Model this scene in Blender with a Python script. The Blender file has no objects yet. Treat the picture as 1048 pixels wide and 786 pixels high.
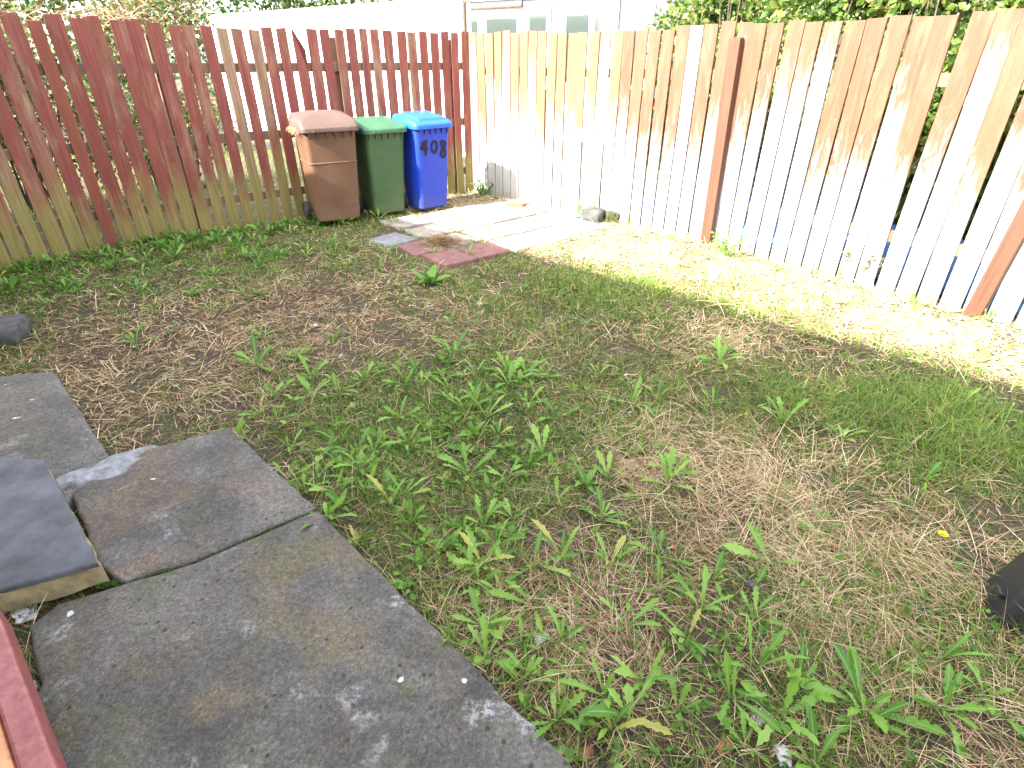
import bpy, bmesh, math, random
import numpy as np
from mathutils import Vector, Matrix, noise
R = math.radians
rnd = random.Random(7)
rng = np.random.default_rng(11)
S = bpy.context.scene
C = S.collection

# ------------------------------------------------------------------ camera, sky, sun, exposure
EYE = 1.6
cam = bpy.data.cameras.new('camera')
cam.sensor_width = 36.0
cam.lens = 575.0 / 1048.0 * 36.0
cam.clip_start = 0.02
cam.clip_end = 400
co = bpy.data.objects.new('camera', cam)
C.objects.link(co)
co.location = (0, 0, EYE)
co.rotation_euler = (R(60), 0, 0)
S.camera = co

SUN_AZ, SUN_EL = 232.0, 35.0          # the sun stands behind the house, beyond the left end
w = bpy.data.worlds.new('World')
S.world = w
w.use_nodes = True
nt = w.node_tree
sky = nt.nodes.new('ShaderNodeTexSky')
sky.sky_type = 'NISHITA'
sky.sun_disc = False
sky.sun_elevation = R(SUN_EL)
sky.sun_rotation = R(SUN_AZ)
sky.air_density = 1.0
sky.dust_density = 2.5
sky.ozone_density = 0.6
hs = nt.nodes.new('ShaderNodeHueSaturation')      # sky colour desaturated on purpose so the shade renders nearly neutral
hs.inputs['Saturation'].default_value = 0.30
nt.links.new(sky.outputs[0], hs.inputs['Color'])
nt.links.new(hs.outputs[0], nt.nodes['Background'].inputs[0])
nt.nodes['Background'].inputs[1].default_value = 0.15
sl = bpy.data.lights.new('sun', 'SUN')
sl.energy = 2.8
sl.angle = R(0.5)
sl.color = (1.0, 0.95, 0.86)
so = bpy.data.objects.new('sun', sl)
C.objects.link(so)
dv = Vector((-math.sin(R(SUN_AZ)) * math.cos(R(SUN_EL)), -math.cos(R(SUN_AZ)) * math.cos(R(SUN_EL)), -math.sin(R(SUN_EL))))
so.rotation_euler = dv.to_track_quat('-Z', 'Y').to_euler()
S.view_settings.view_transform = 'Standard'
S.view_settings.look = 'None'
S.view_settings.exposure = 3.2
S.view_settings.gamma = 1
S.view_settings.use_curve_mapping = False


def at(x, y, z=0.0):
    """point at height z seen at pixel x, y of the photograph (survey of the yard)"""
    c, s = math.cos(R(30)), math.sin(R(30))
    u, v = x - 524.0, 393.0 - y
    d = (u, c * 575 + s * v, -s * 575 + c * v)
    t = (z - EYE) / d[2]
    return (t * d[0], t * d[1])


# ------------------------------------------------------------------ materials
def new_mat(name):
    m = bpy.data.materials.new(name)
    m.use_nodes = True
    return m, m.node_tree, m.node_tree.nodes['Principled BSDF']


def nd(t, typ, **kw):
    n = t.nodes.new(typ)
    for k, v in kw.items():
        if k.startswith('i_'):
            n.inputs[k[2:]].default_value = v
        else:
            setattr(n, k, v)
    return n


def ramp(t, src, stops, interp='LINEAR'):
    r = t.nodes.new('ShaderNodeValToRGB')
    r.color_ramp.interpolation = interp
    e = r.color_ramp.elements
    while len(e) < len(stops):
        e.new(0.5)
    for el, (p, c) in zip(e, stops):
        el.position = p
        el.color = (c, c, c, 1) if isinstance(c, (int, float)) else (*c, 1)
    t.links.new(src, r.inputs[0])
    return r.outputs[0]


def mix(t, fac, a, b, mode='MIX'):
    m = t.nodes.new('ShaderNodeMix')
    m.data_type = 'RGBA'
    m.blend_type = mode
    for sock, val in ((m.inputs[0], fac), (m.inputs[6], a), (m.inputs[7], b)):
        if hasattr(val, 'is_linked'):
            t.links.new(val, sock)
        elif isinstance(val, (int, float)):
            sock.default_value = val
        else:
            sock.default_value = (*val, 1)
    return m.outputs[2]


def mth(t, op, a, b=0.0, clamp=False):
    m = t.nodes.new('ShaderNodeMath')
    m.operation = op
    m.use_clamp = clamp
    for i, val in enumerate((a, b)):
        if hasattr(val, 'is_linked'):
            t.links.new(val, m.inputs[i])
        else:
            m.inputs[i].default_value = val
    return m.outputs[0]


def coords(t, scale=(1, 1, 1), rand=True, kind='Object'):
    tc = t.nodes.new('ShaderNodeTexCoord')
    mp = t.nodes.new('ShaderNodeMapping')
    mp.inputs['Scale'].default_value = scale
    if rand:
        oi = t.nodes.new('ShaderNodeObjectInfo')
        v = t.nodes.new('ShaderNodeVectorMath')
        v.operation = 'SCALE'
        v.inputs[0].default_value = (17.0, 31.0, 0.0)
        t.links.new(oi.outputs['Random'], v.inputs['Scale'])
        ad = t.nodes.new('ShaderNodeVectorMath')
        ad.operation = 'ADD'
        t.links.new(tc.outputs[kind], mp.inputs[0])
        t.links.new(mp.outputs[0], ad.inputs[0])
        t.links.new(v.outputs[0], ad.inputs[1])
        return ad.outputs[0]
    t.links.new(tc.outputs[kind], mp.inputs[0])
    return mp.outputs[0]


def noi(t, vec, scale, detail=5, rough=0.6, dist=0.0):
    n = nd(t, 'ShaderNodeTexNoise')
    n.inputs['Scale'].default_value = scale
    n.inputs['Detail'].default_value = detail
    n.inputs['Roughness'].default_value = rough
    n.inputs['Distortion'].default_value = dist
    if vec is not None:
        t.links.new(vec, n.inputs['Vector'])
    return n.outputs[0]


def bump(t, p, h, strength=0.3, dist=0.01):
    b = t.nodes.new('ShaderNodeBump')
    b.inputs['Strength'].default_value = strength
    b.inputs['Distance'].default_value = dist
    t.links.new(h, b.inputs['Height'])
    t.links.new(b.outputs[0], p.inputs['Normal'])


def local_z(t):
    tc = t.nodes.new('ShaderNodeTexCoord')
    sp = t.nodes.new('ShaderNodeSeparateXYZ')
    t.links.new(tc.outputs['Object'], sp.inputs[0])
    return sp.outputs[2]


def obj_rand(t, k=1.0, off=0.0):
    oi = t.nodes.new('ShaderNodeObjectInfo')
    return mth(t, 'FRACT', mth(t, 'ADD', mth(t, 'MULTIPLY', oi.outputs['Random'], k), off))


def red_wood():
    m, t, p = new_mat('red_painted_board')
    grain = noi(t, coords(t, (60, 60, 2.2)), 1.0, 6)
    blot = noi(t, coords(t, (9, 9, 2.4)), 1.0, 5, 0.65)
    red = ramp(t, grain, [(0.25, (.10, .022, .014)), (0.55, (.18, .039, .026)), (0.8, (.26, .08, .052))])
    bare = ramp(t, grain, [(0.3, (.16, .10, .055)), (0.7, (.30, .21, .12))])
    orr = obj_rand(t, 5.3)
    worn = mth(t, 'ADD', blot, mth(t, 'MULTIPLY', mth(t, 'POWER', orr, 5.0), 0.3))
    c = mix(t, ramp(t, worn, [(0.50, 0.0), (0.60, .3), (0.74, 0.85)]), red, bare)
    z = local_z(t)
    n2 = noi(t, coords(t, (14, 14, 5)), 1.0, 4)
    lev = mth(t, 'SUBTRACT', mth(t, 'ADD', mth(t, 'MULTIPLY', n2, 0.75), mth(t, 'MULTIPLY', orr, 0.38)), z)
    alg = ramp(t, mth(t, 'ADD', lev, 0.5), [(0.34, 0.0), (0.75, 0.86)])
    green = ramp(t, grain, [(0.3, (.13, .115, .025)), (0.7, (.25, .21, .06))])
    c = mix(t, alg, c, green)
    t.links.new(c, p.inputs['Base Color'])
    p.inputs['Roughness'].default_value = 0.7
    bump(t, p, grain, 0.35, 0.004)
    return m


def faded_wood(name, tan):
    m, t, p = new_mat(name)
    grain = noi(t, coords(t, (55, 55, 1.8)), 1.0, 6)
    streak = noi(t, coords(t, (20, 20, 4.2)), 1.0, 8, 0.76, 0.7)
    stain = ramp(t, grain, [(0.25, (.078, .026, .010)), (0.6, (.115, .042, .018)), (0.85, (.165, .075, .037))])
    wear = noi(t, coords(t, (16, 16, 3.2)), 1.0, 7, 0.75, 0.6)
    stain = mix(t, ramp(t, wear, [(0.48, 0.0), (0.68, 0.6)]), stain, (.185, .105, .062))
    stain = mix(t, mth(t, 'MULTIPLY', obj_rand(t, 3.7, .2), 0.4), stain, (.16, .078, .038))
    stain = mix(t, tan, stain, (.20, .108, .052))
    bare = ramp(t, grain, [(0.3, (.20, .215, .235)), (0.7, (.30, .315, .335))])
    bare = mix(t, tan, bare, (.36, .325, .26))
    z = local_z(t)
    orr = obj_rand(t, 7.1)
    lvl = mth(t, 'ADD', mth(t, 'MULTIPLY', streak, 1.9), mth(t, 'SUBTRACT', z, mth(t, 'MULTIPLY', mth(t, 'POWER', orr, 2.6), 1.05)))
    f = ramp(t, mth(t, 'MULTIPLY', lvl, 0.4), [(0.50, 0.0), (0.60, .40), (0.66, .55), (0.78, 1.0)])
    c = mix(t, f, bare, stain)
    n2 = noi(t, coords(t, (14, 14, 6)), 1.0, 4)
    alg = ramp(t, mth(t, 'SUBTRACT', mth(t, 'MULTIPLY', n2, 0.5), z), [(0.06, 0.0), (0.3, 0.75)])
    c = mix(t, alg, c, (.24, .23, .10))
    t.links.new(c, p.inputs['Base Color'])
    p.inputs['Roughness'].default_value = 0.75
    bump(t, p, grain, 0.35, 0.004)
    return m


def plain_wood(name, a, b, rough=0.75, red=0.0):
    m, t, p = new_mat(name)
    g = noi(t, coords(t, (50, 50, 2)), 1.0, 6)
    c = ramp(t, g, [(0.3, a), (0.72, b)])
    t.links.new(c, p.inputs['Base Color'])
    p.inputs['Roughness'].default_value = rough
    bump(t, p, g, 0.35, 0.004)
    return m


def plastic(name, col, dirt, rough=0.45, dirt_amt=0.35):
    m, t, p = new_mat(name)
    a = noi(t, coords(t, (3, 3, 6)), 1.0, 6, 0.65)
    b = noi(t, coords(t, (40, 40, 7)), 1.0, 5, 0.7)
    z = local_z(t)
    low = ramp(t, mth(t, 'SUBTRACT', mth(t, 'MULTIPLY', a, 0.6), z), [(0.0, 0.0), (0.3, 0.75)])
    c = mix(t, ramp(t, a, [(0.40, 0.0), (0.75, dirt_amt)]), col, dirt)
    c = mix(t, ramp(t, b, [(0.52, 0.0), (0.8, dirt_amt * 1.1)]), c, dirt)
    c = mix(t, low, c, dirt)
    t.links.new(c, p.inputs['Base Color'])
    t.links.new(ramp(t, b, [(0.3, rough - .1), (0.7, rough + .2)]), p.inputs['Roughness'])
    bump(t, p, b, 0.06, 0.003)
    return m


def flat(name, col, rough=0.6, var=0.25, scale=12.0, metallic=0.0):
    m, t, p = new_mat(name)
    n = noi(t, coords(t, (1, 1, 1)), scale, 6, 0.65)
    lo = tuple(c * (1 - var) for c in col)
    hi = tuple(min(1, c * (1 + var)) for c in col)
    t.links.new(ramp(t, n, [(0.3, lo), (0.7, hi)]), p.inputs['Base Color'])
    p.inputs['Roughness'].default_value = rough
    p.inputs['Metallic'].default_value = metallic
    bump(t, p, n, 0.25, 0.006)
    return m


def leafy(name, stops, trans=0.35, rough=0.5, rib=None, attr='tint'):
    """leaf or blade: colour by the tint attribute, light passes through"""
    m, t, p = new_mat(name)
    a = nd(t, 'ShaderNodeAttribute', attribute_name=attr)
    c = ramp(t, a.outputs['Fac'], stops)
    if rib:
        b = nd(t, 'ShaderNodeAttribute', attribute_name='midrib')
        c = mix(t, ramp(t, b.outputs['Fac'], [(0.9, 0.0), (0.99, 0.8)]), c, rib)
    t.links.new(c, p.inputs['Base Color'])
    p.inputs['Roughness'].default_value = rough
    p.inputs['Specular IOR Level'].default_value = 0.35
    tr = t.nodes.new('ShaderNodeBsdfTranslucent')
    t.links.new(c, tr.inputs[0])
    mx = t.nodes.new('ShaderNodeMixShader')
    mx.inputs[0].default_value = trans
    t.links.new(p.outputs[0], mx.inputs[1])
    t.links.new(tr.outputs[0], mx.inputs[2])
    t.links.new(mx.outputs[0], t.nodes['Material Output'].inputs[0])
    return m


def concrete(name, dark, light, ochre, green_amt, speck=0.5):
    m, t, p = new_mat(name)
    v = coords(t, (1, 1, 1))
    big = noi(t, v, 2.2, 6, 0.62, 0.6)
    mid = noi(t, v, 9, 6, 0.7)
    fine = noi(t, v, 150, 3, 0.7)
    c = ramp(t, big, [(0.3, dark), (0.62, light)])
    c = mix(t, ramp(t, noi(t, v, 3.1, 5, 0.6, 1.0), [(0.5, 0.0), (0.68, 0.75)]), c, ochre)
    c = mix(t, ramp(t, mid, [(0.42, 0.0), (0.75, 0.6)]), c, tuple(x * 0.55 for x in dark))
    gr = ramp(t, noi(t, coords(t, (1, 1, 1)), 5.5, 6, 0.7), [(0.52, 0.0), (0.72, green_amt)])
    c = mix(t, gr, c, (.10, .105, .035))
    agg = nd(t, 'ShaderNodeTexVoronoi')
    agg.inputs['Scale'].default_value = 170
    t.links.new(v, agg.inputs['Vector'])
    c = mix(t, speck, c, ramp(t, agg.outputs['Color'], [(0.1, (.30, .29, .28)), (0.55, (.85, .84, .82)), (0.95, (1.7, 1.68, 1.62))]), 'MULTIPLY')
    c = mix(t, .7, c, ramp(t, noi(t, v, 55, 6, 0.8), [(0.36, (.35, .33, .31)), (0.62, (1.12, 1.12, 1.12))]), 'MULTIPLY')
    pit = nd(t, 'ShaderNodeTexVoronoi')
    pit.inputs['Scale'].default_value = 34
    t.links.new(v, pit.inputs['Vector'])
    pm = mth(t, 'MULTIPLY', ramp(t, pit.outputs['Distance'], [(0.16, 1.0), (0.26, 0.0)]), ramp(t, pit.outputs['Color'], [(0.60, 0.0), (0.62, .85)]))
    pm = mth(t, 'MULTIPLY', pm, ramp(t, noi(t, v, 2.7, 3), [(0.42, 0.0), (0.55, 1.0)]))
    c = mix(t, pm, c, (.022, .022, .012))
    scuff = mth(t, 'MULTIPLY', ramp(t, noi(t, v, 4.2, 3), [(0.60, 0.0), (0.72, 1.0)]), ramp(t, noi(t, v, 60, 4, .8), [(0.46, 0.0), (0.6, .8)]))
    c = mix(t, scuff, c, (.42, .43, .44))
    vo = nd(t, 'ShaderNodeTexVoronoi')
    vo.inputs['Scale'].default_value = 13
    vd = t.nodes.new('ShaderNodeVectorMath')
    vd.operation = 'ADD'
    nn = nd(t, 'ShaderNodeTexNoise')
    nn.inputs['Scale'].default_value = 22
    t.links.new(v, nn.inputs['Vector'])
    sc = t.nodes.new('ShaderNodeVectorMath')
    sc.operation = 'SCALE'
    sc.inputs['Scale'].default_value = 0.05
    t.links.new(nn.outputs[1], sc.inputs[0])
    t.links.new(v, vd.inputs[0])
    t.links.new(sc.outputs[0], vd.inputs[1])
    t.links.new(vd.outputs[0], vo.inputs['Vector'])
    spl = ramp(t, vo.outputs['Distance'], [(0.11, 1.0), (0.16, 0.0)])
    gate = ramp(t, vo.outputs['Color'], [(0.66, 0.0), (0.68, 1.0)])
    cl = ramp(t, noi(t, v, 3.0, 2), [(0.5, 0.0), (0.58, 1.0)])
    c = mix(t, mth(t, 'MULTIPLY', mth(t, 'MULTIPLY', spl, gate), mth(t, 'MULTIPLY', cl, 0.85)), c, (.55, .56, .58))
    t.links.new(c, p.inputs['Base Color'])
    p.inputs['Roughness'].default_value = 0.85
    bump(t, p, mth(t, 'SUBTRACT', mth(t, 'ADD', mth(t, 'MULTIPLY', mid, 0.6), mth(t, 'MULTIPLY', fine, 0.6)), mth(t, 'MULTIPLY', pm, .9)), 0.7, 0.007)
    return m


def soil():
    m, t, p = new_mat('soil_and_thatch')
    v = coords(t, (1, 1, 1), rand=False)
    a = noi(t, v, 2.2, 6, 0.65)
    b = noi(t, v, 38, 6, 0.72, 0.8)
    f = noi(t, v, 140, 4, 0.7)
    c = ramp(t, b, [(0.32, (.022, .014, .010)), (0.52, (.075, .046, .027)), (0.70, (.19, .125, .07))])
    c = mix(t, ramp(t, a, [(0.42, 0.0), (0.66, 0.45)]), c, (.085, .095, .03))
    c = mix(t, 0.6, c, ramp(t, f, [(0.35, (.4, .4, .4)), (0.65, (1, 1, 1))]), 'MULTIPLY')
    t.links.new(c, p.inputs['Base Color'])
    p.inputs['Roughness'].default_value = 0.95
    bump(t, p, mth(t, 'ADD', b, mth(t, 'MULTIPLY', f, 0.4)), 0.9, 0.02)
    return m


M = {}
M['red'] = red_wood()
M['faded'] = faded_wood('faded_orange_board', 0.0)
M['faded_tan'] = faded_wood('faded_tan_board', 0.4)
M['post_brown'] = plain_wood('brown_post', (.055, .020, .009), (.105, .042, .019))
M['post_red'] = plain_wood('red_brown_post', (.13, .032, .018), (.24, .065, .035))
M['rail'] = plain_wood('weathered_rail', (.10, .06, .035), (.22, .14, .08))
M['bin_brown'] = plastic('brown_plastic', (.105, .050, .025), (.17, .10, .06), 0.55, 0.45)
M['lid_brown'] = plastic('faded_brown_lid', (.082, .047, .037), (.14, .095, .08), 0.6, 0.45)
M['bin_green'] = plastic('green_plastic', (.028, .075, .022), (.09, .115, .05), 0.5, 0.45)
M['lid_green'] = plastic('green_lid', (.02, .085, .04), (.09, .16, .09), 0.45, 0.4)
M['bin_blue'] = plastic('blue_plastic', (.004, .032, .36), (.035, .055, .22), 0.45, 0.25)
M['lid_blue'] = plastic('blue_lid', (.008, .085, .50), (.05, .13, .42), 0.4, 0.2)
M['rubber'] = flat('black_rubber', (.02, .02, .021), 0.8)
M['grey_plastic'] = flat('grey_hub', (.07, .07, .075), 0.6)
M['ink'] = flat('dark_paint', (.005, .004, .016), 0.85)
M['black'] = flat('black_plastic', (.016, .016, .018), 0.38, 0.3, 8)
M['conc_a'] = concrete('concrete_foreground', (.058, .054, .050), (.145, .132, .118), (.15, .115, .065), 0.6)
M['conc_b'] = concrete('concrete_corner', (.068, .064, .062), (.175, .160, .146), (.165, .115, .08), 0.3)
M['conc_c'] = concrete('concrete_far', (.085, .08, .075), (.17, .16, .148), (.17, .14, .105), 0.25)
M['slate'] = flat('blue_grey_slate', (.075, .076, .088), 0.75, 0.55, 5)
M['step_side'] = flat('mossy_mortar', (.23, .185, .095), 0.9, 0.5, 14)
M['cement'] = flat('pale_cement', (.19, .19, .205), 0.9, 0.5, 26)
M['pave_grey'] = flat('grey_paving', (.16, .16, .175), 0.85, 0.35, 14)
M['pave_red'] = flat('red_paving', (.15, .070, .062), 0.85, 0.35, 14)
M['pave_pale'] = flat('pale_paving', (.23, .20, .175), 0.85, 0.4, 9)
M['soil'] = soil()
M['stone'] = flat('dark_stone', (.055, .055, .052), 0.9, 0.5, 14)
M['moss_stone'] = flat('mossy_stone', (.045, .05, .014), 0.95, 0.5, 20)
M['brick'] = flat('old_brick', (.24, .095, .05), 0.9, 0.35, 25)
M['plaster'] = flat('white_plaster', (.45, .44, .43), 0.9, 0.15, 30)
M['render'] = flat('white_render', (.74, .73, .70), 0.9, 0.06, 3)
M['upvc'] = flat('white_frame', (.78, .79, .80), 0.4, 0.04, 5)
M['clad'] = flat('grey_cladding', (.06, .067, .08), 0.8, 0.25, 16)
M['roof'] = flat('grey_roof', (.07, .074, .085), 0.85, 0.3, 9)
M['housewall'] = flat('house_render', (.46, .42, .36), 0.9, 0.12, 4)
M['roof_tile'] = flat('brown_roof_tile', (.16, .08, .055), 0.9, 0.3, 6)
M['coping'] = flat('beige_coping', (.5, .42, .3), 0.9, 0.2, 6)
M['tarp'] = flat('blue_tarpaulin', (.06, .20, .50), 0.45, 0.3, 6)
M['bark'] = flat('bark', (.09, .065, .045), 0.95, 0.4, 20)
M['yellow'] = flat('yellow_petal', (.85, .55, .01), 0.5, 0.1, 30)
gm, gt, gp = new_mat('window_glass')
gp.inputs['Base Color'].default_value = (.03, .042, .036, 1)
gp.inputs['Roughness'].default_value = 0.12
gp.inputs['Specular IOR Level'].default_value = 0.9
M['glass'] = gm
mr, tr_, pr_ = new_mat('red_gloss_paint')
_g = noi(tr_, coords(tr_, (30, 30, 30)), 1.0, 6, 0.7)
tr_.links.new(ramp(tr_, _g, [(0.35, (.17, .034, .032)), (0.65, (.27, .085, .08))]), pr_.inputs['Base Color'])
pr_.inputs['Roughness'].default_value = 0.45
M['red_paint'] = mr
M['orange_paint'] = flat('worn_orange_paint', (.50, .20, .09), 0.5, 0.5, 18)
M['grass'] = leafy('green_grass', [(0.0, (.035, .085, .010)), (0.4, (.105, .205, .022)), (0.75, (.20, .29, .042)), (1.0, (.36, .36, .10))], 0.4)
M['straw'] = leafy('dry_straw', [(0.0, (.075, .038, .020)), (0.35, (.19, .108, .055)), (0.7, (.40, .275, .145)), (1.0, (.66, .53, .34))], 0.15, 0.7)
M['dandelion'] = leafy('dandelion_leaf', [(0.0, (.075, .19, .022)), (0.5, (.175, .35, .04)), (.88, (.27, .43, .08)), (1.0, (.42, .40, .10))], 0.42, 0.42, (.24, .34, .12))
M['weed'] = leafy('weed_leaf', [(0.0, (.05, .14, .022)), (0.5, (.11, .25, .032)), (1.0, (.22, .37, .06))], 0.4, 0.5, (.13, .24, .07))
M['ivy'] = leafy('hedge_leaf', [(0.0, (.020, .050, .010)), (0.5, (.055, .105, .018)), (0.85, (.13, .18, .035)), (1.0, (.22, .2, .06))], 0.35, 0.4)
M['brown_leaf'] = leafy('dry_hedge_leaf', [(0.0, (.04, .055, .015)), (0.3, (.09, .08, .025)), (0.5, (.17, .11, .045)), (0.68, (.20, .15, .06)), (0.85, (.08, .13, .025)), (1.0, (.12, .18, .04))], 0.25, 0.7)
M['stem'] = flat('green_stem', (.12, .2, .05), 0.6, 0.3, 30)


# ------------------------------------------------------------------ object helpers
def tag(o, label=None, cat=None, group=None, kind=None):
    for k, v in (('label', label), ('category', cat), ('group', group), ('kind', kind)):
        if v:
            o[k] = v
    return o


def empty(name, loc, rz=0.0, **kw):
    o = bpy.data.objects.new(name, None)
    o.empty_display_size = 0.1
    C.objects.link(o)
    o.location = loc
    o.rotation_euler = (0, 0, rz)
    return tag(o, **kw)


def link(name, me, parent=None, loc=None, rot=None):
    o = bpy.data.objects.new(name, me)
    C.objects.link(o)
    if parent is not None:
        o.parent = parent
    if loc is not None:
        o.location = loc
    if rot is not None:
        o.rotation_euler = rot
    return o


class MB:
    """collects simple shapes and links them as one mesh object"""

    def __init__(s):
        s.v, s.f = [], []

    def add(s, verts, faces):
        b = len(s.v)
        s.v += [tuple(p) for p in verts]
        s.f += [tuple(b + i for i in f) for f in faces]

    def box(s, c, size, rz=0.0, rot=None):
        m = rot if rot is not None else Matrix.Rotation(rz, 3, 'Z')
        P = [Vector(c) + m @ Vector((sx * size[0] / 2, sy * size[1] / 2, sz * size[2] / 2)) for sz in (-1, 1) for sy in (-1, 1) for sx in (-1, 1)]
        s.add(P, [(0, 2, 3, 1), (4, 5, 7, 6), (0, 1, 5, 4), (2, 6, 7, 3), (0, 4, 6, 2), (1, 3, 7, 5)])

    def bar(s, a, b, wd, ht):
        a, b = Vector(a), Vector(b)
        d = b - a
        q = d.to_track_quat('X', 'Z').to_matrix()
        s.box((a + b) / 2, (d.length, wd, ht), rot=q)

    def tube(s, pts, rad, n=8, cap=True):
        pts = [Vector(p) for p in pts]
        rings = []
        for i, p in enumerate(pts):
            d = (pts[min(i + 1, len(pts) - 1)] - pts[max(i - 1, 0)]).normalized()
            u = d.orthogonal().normalized()
            vv = d.cross(u)
            if i and rings:
                pu = prev - d * prev.dot(d)
                if pu.length > 1e-4:
                    u = pu.normalized()
                    vv = d.cross(u)
            prev = u
            r = rad[i] if isinstance(rad, (list, tuple)) else rad
            rings.append([p + (u * math.cos(2 * math.pi * k / n) + vv * math.sin(2 * math.pi * k / n)) * r for k in range(n)])
        s.loft(rings, cap)

    def loft(s, rings, cap=True):
        n = len(rings[0])
        V = [p for r in rings for p in r]
        F = []
        for i in range(len(rings) - 1):
            for k in range(n):
                a, b = i * n + k, i * n + (k + 1) % n
                F.append((a, b, b + n, a + n))
        if cap:
            F.append(tuple(range(n - 1, -1, -1)))
            F.append(tuple(range((len(rings) - 1) * n, len(rings) * n)))
        s.add(V, F)

    def mesh(s, name, mat, smooth=None):
        me = bpy.data.meshes.new(name)
        me.from_pydata(s.v, [], s.f)
        me.materials.append(mat)
        bm = bmesh.new()
        bm.from_mesh(me)
        bmesh.ops.recalc_face_normals(bm, faces=bm.faces)
        bm.to_mesh(me)
        bm.free()
        if smooth:
            for p in me.polygons:
                p.use_smooth = True
            try:
                me.set_sharp_from_angle(angle=R(smooth))
            except Exception:
                pass
        return me

    def build(s, name, mat, parent=None, loc=None, rot=None, smooth=None, bevel=0.0):
        o = link(name, s.mesh(name, mat, smooth), parent, loc, rot)
        if bevel:
            b = o.modifiers.new('bevel', 'BEVEL')
            b.width = bevel
            b.segments = 2
            b.limit_method = 'ANGLE'
        return o


def np_mesh(name, V, loops, starts, mat, attrs=None):
    me = bpy.data.meshes.new(name)
    V = np.asarray(V, dtype=np.float32)
    loops = np.asarray(loops, dtype=np.int32)
    starts = np.asarray(starts, dtype=np.int32)
    me.vertices.add(len(V))
    me.vertices.foreach_set('co', V.ravel())
    me.loops.add(len(loops))
    me.loops.foreach_set('vertex_index', loops)
    me.polygons.add(len(starts))
    me.polygons.foreach_set('loop_start', starts)
    for k, a in (attrs or {}).items():
        at_ = me.attributes.new(k, 'FLOAT', 'POINT')
        at_.data.foreach_set('value', np.asarray(a, dtype=np.float32))
    me.update(calc_edges=True)
    me.validate()
    me.materials.append(mat)
    return me


def gh(x, y):
    """height of the lumpy lawn"""
    return (.012 * np.sin(1.9 * x + .6) * np.cos(1.5 * y + .3) + .009 * np.sin(4.3 * x + 2.2 * y) * np.cos(3.7 * y - 1.1 * x)
            + .006 * np.sin(9.1 * x - 6.3 * y + 1.0) + .004 * np.sin(17 * x + 13 * y) * np.cos(15 * y - 11 * x))


def g3(px, py):
    x, y = at(px, py)
    return (x, y, float(gh(x, y)))


# ------------------------------------------------------------------ plan of the yard
COR = (-.53, 8.10)
LEFT = [COR, (-3.96, 5.50), (-4.46, 4.73), (-5.05, 3.80)]
RIGHT = [COR, (1.99, 5.57), (3.33, 3.72), (4.25, 2.40)]
YARD = np.array([COR, (1.99, 5.57), (3.33, 3.72), (4.25, 2.40), (3.0, .2), (1.2, -.9), (-2.0, .2), (-4.2, 2.2), (-5.05, 3.8), (-4.46, 4.73), (-3.96, 5.5)])
ZS = .055
SLAB_A = [at(325, 521, ZS), at(590, 786, ZS), (.86, .06), (.2, -.6), (-1.28, .55), at(40, 700, ZS), at(28, 640, ZS), at(60, 617, ZS), at(125, 597, ZS), at(200, 575, ZS), at(262, 548, ZS)]
SLAB_B = [at(235, 437, ZS), at(323.5, 519.5, ZS), at(261, 546, ZS), at(199, 573, ZS), at(124, 594.5, ZS), at(100, 580, ZS), at(74, 508, ZS), at(113, 470, ZS)]
ZC = .045
SLAB_C = [at(55, 379, ZC), at(113, 468, ZC), at(74, 506, ZC), at(30, 600, ZC), (-1.9, 1.2), (-2.9, 1.9), (-3.2, 2.5), at(0, 385, ZC)]
STEP = [at(45, 470, .15), at(101, 575, .15), at(0, 604, .15), (-2.1, 1.25), (-2.75, 1.95)]
ALLSLAB = [SLAB_A, SLAB_B, SLAB_C]


def inpoly(P, poly):
    poly = np.asarray(poly)
    x, y = P[:, 0], P[:, 1]
    ins = np.zeros(len(P), bool)
    n = len(poly)
    for i in range(n):
        x1, y1 = poly[i]
        x2, y2 = poly[(i + 1) % n]
        c = ((y1 > y) != (y2 > y)) & (x < (x2 - x1) * (y - y1) / (y2 - y1 + 1e-12) + x1)
        ins ^= c
    return ins


# ------------------------------------------------------------------ ground
def axis(lo, hi, step, far):
    core = np.arange(lo, hi + 1e-6, step)
    out = [1.2, 3, 7, 15, 30, 60, far]
    return np.concatenate([[lo - o for o in reversed(out)], core, [hi + o for o in out]])


gx, gy = axis(-6, 6, .06, 120), axis(-2, 9.4, .06, 160)
XX, YY = np.meshgrid(gx, gy)
fade = ((np.abs(XX) < 7) & (YY > -3) & (YY < 11)).astype(float)
ZZ = gh(XX, YY) * fade
nx, ny = len(gx), len(gy)
idx = np.arange(nx * ny).reshape(ny, nx)
q = np.stack([idx[:-1, :-1], idx[:-1, 1:], idx[1:, 1:], idx[1:, :-1]], -1).reshape(-1, 4)
me = np_mesh('ground', np.stack([XX, YY, ZZ], -1).reshape(-1, 3), q.ravel(), np.arange(len(q)) * 4, M['soil'])
for p in me.polygons:
    p.use_smooth = True
tag(link('ground', me), kind='structure')


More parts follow.
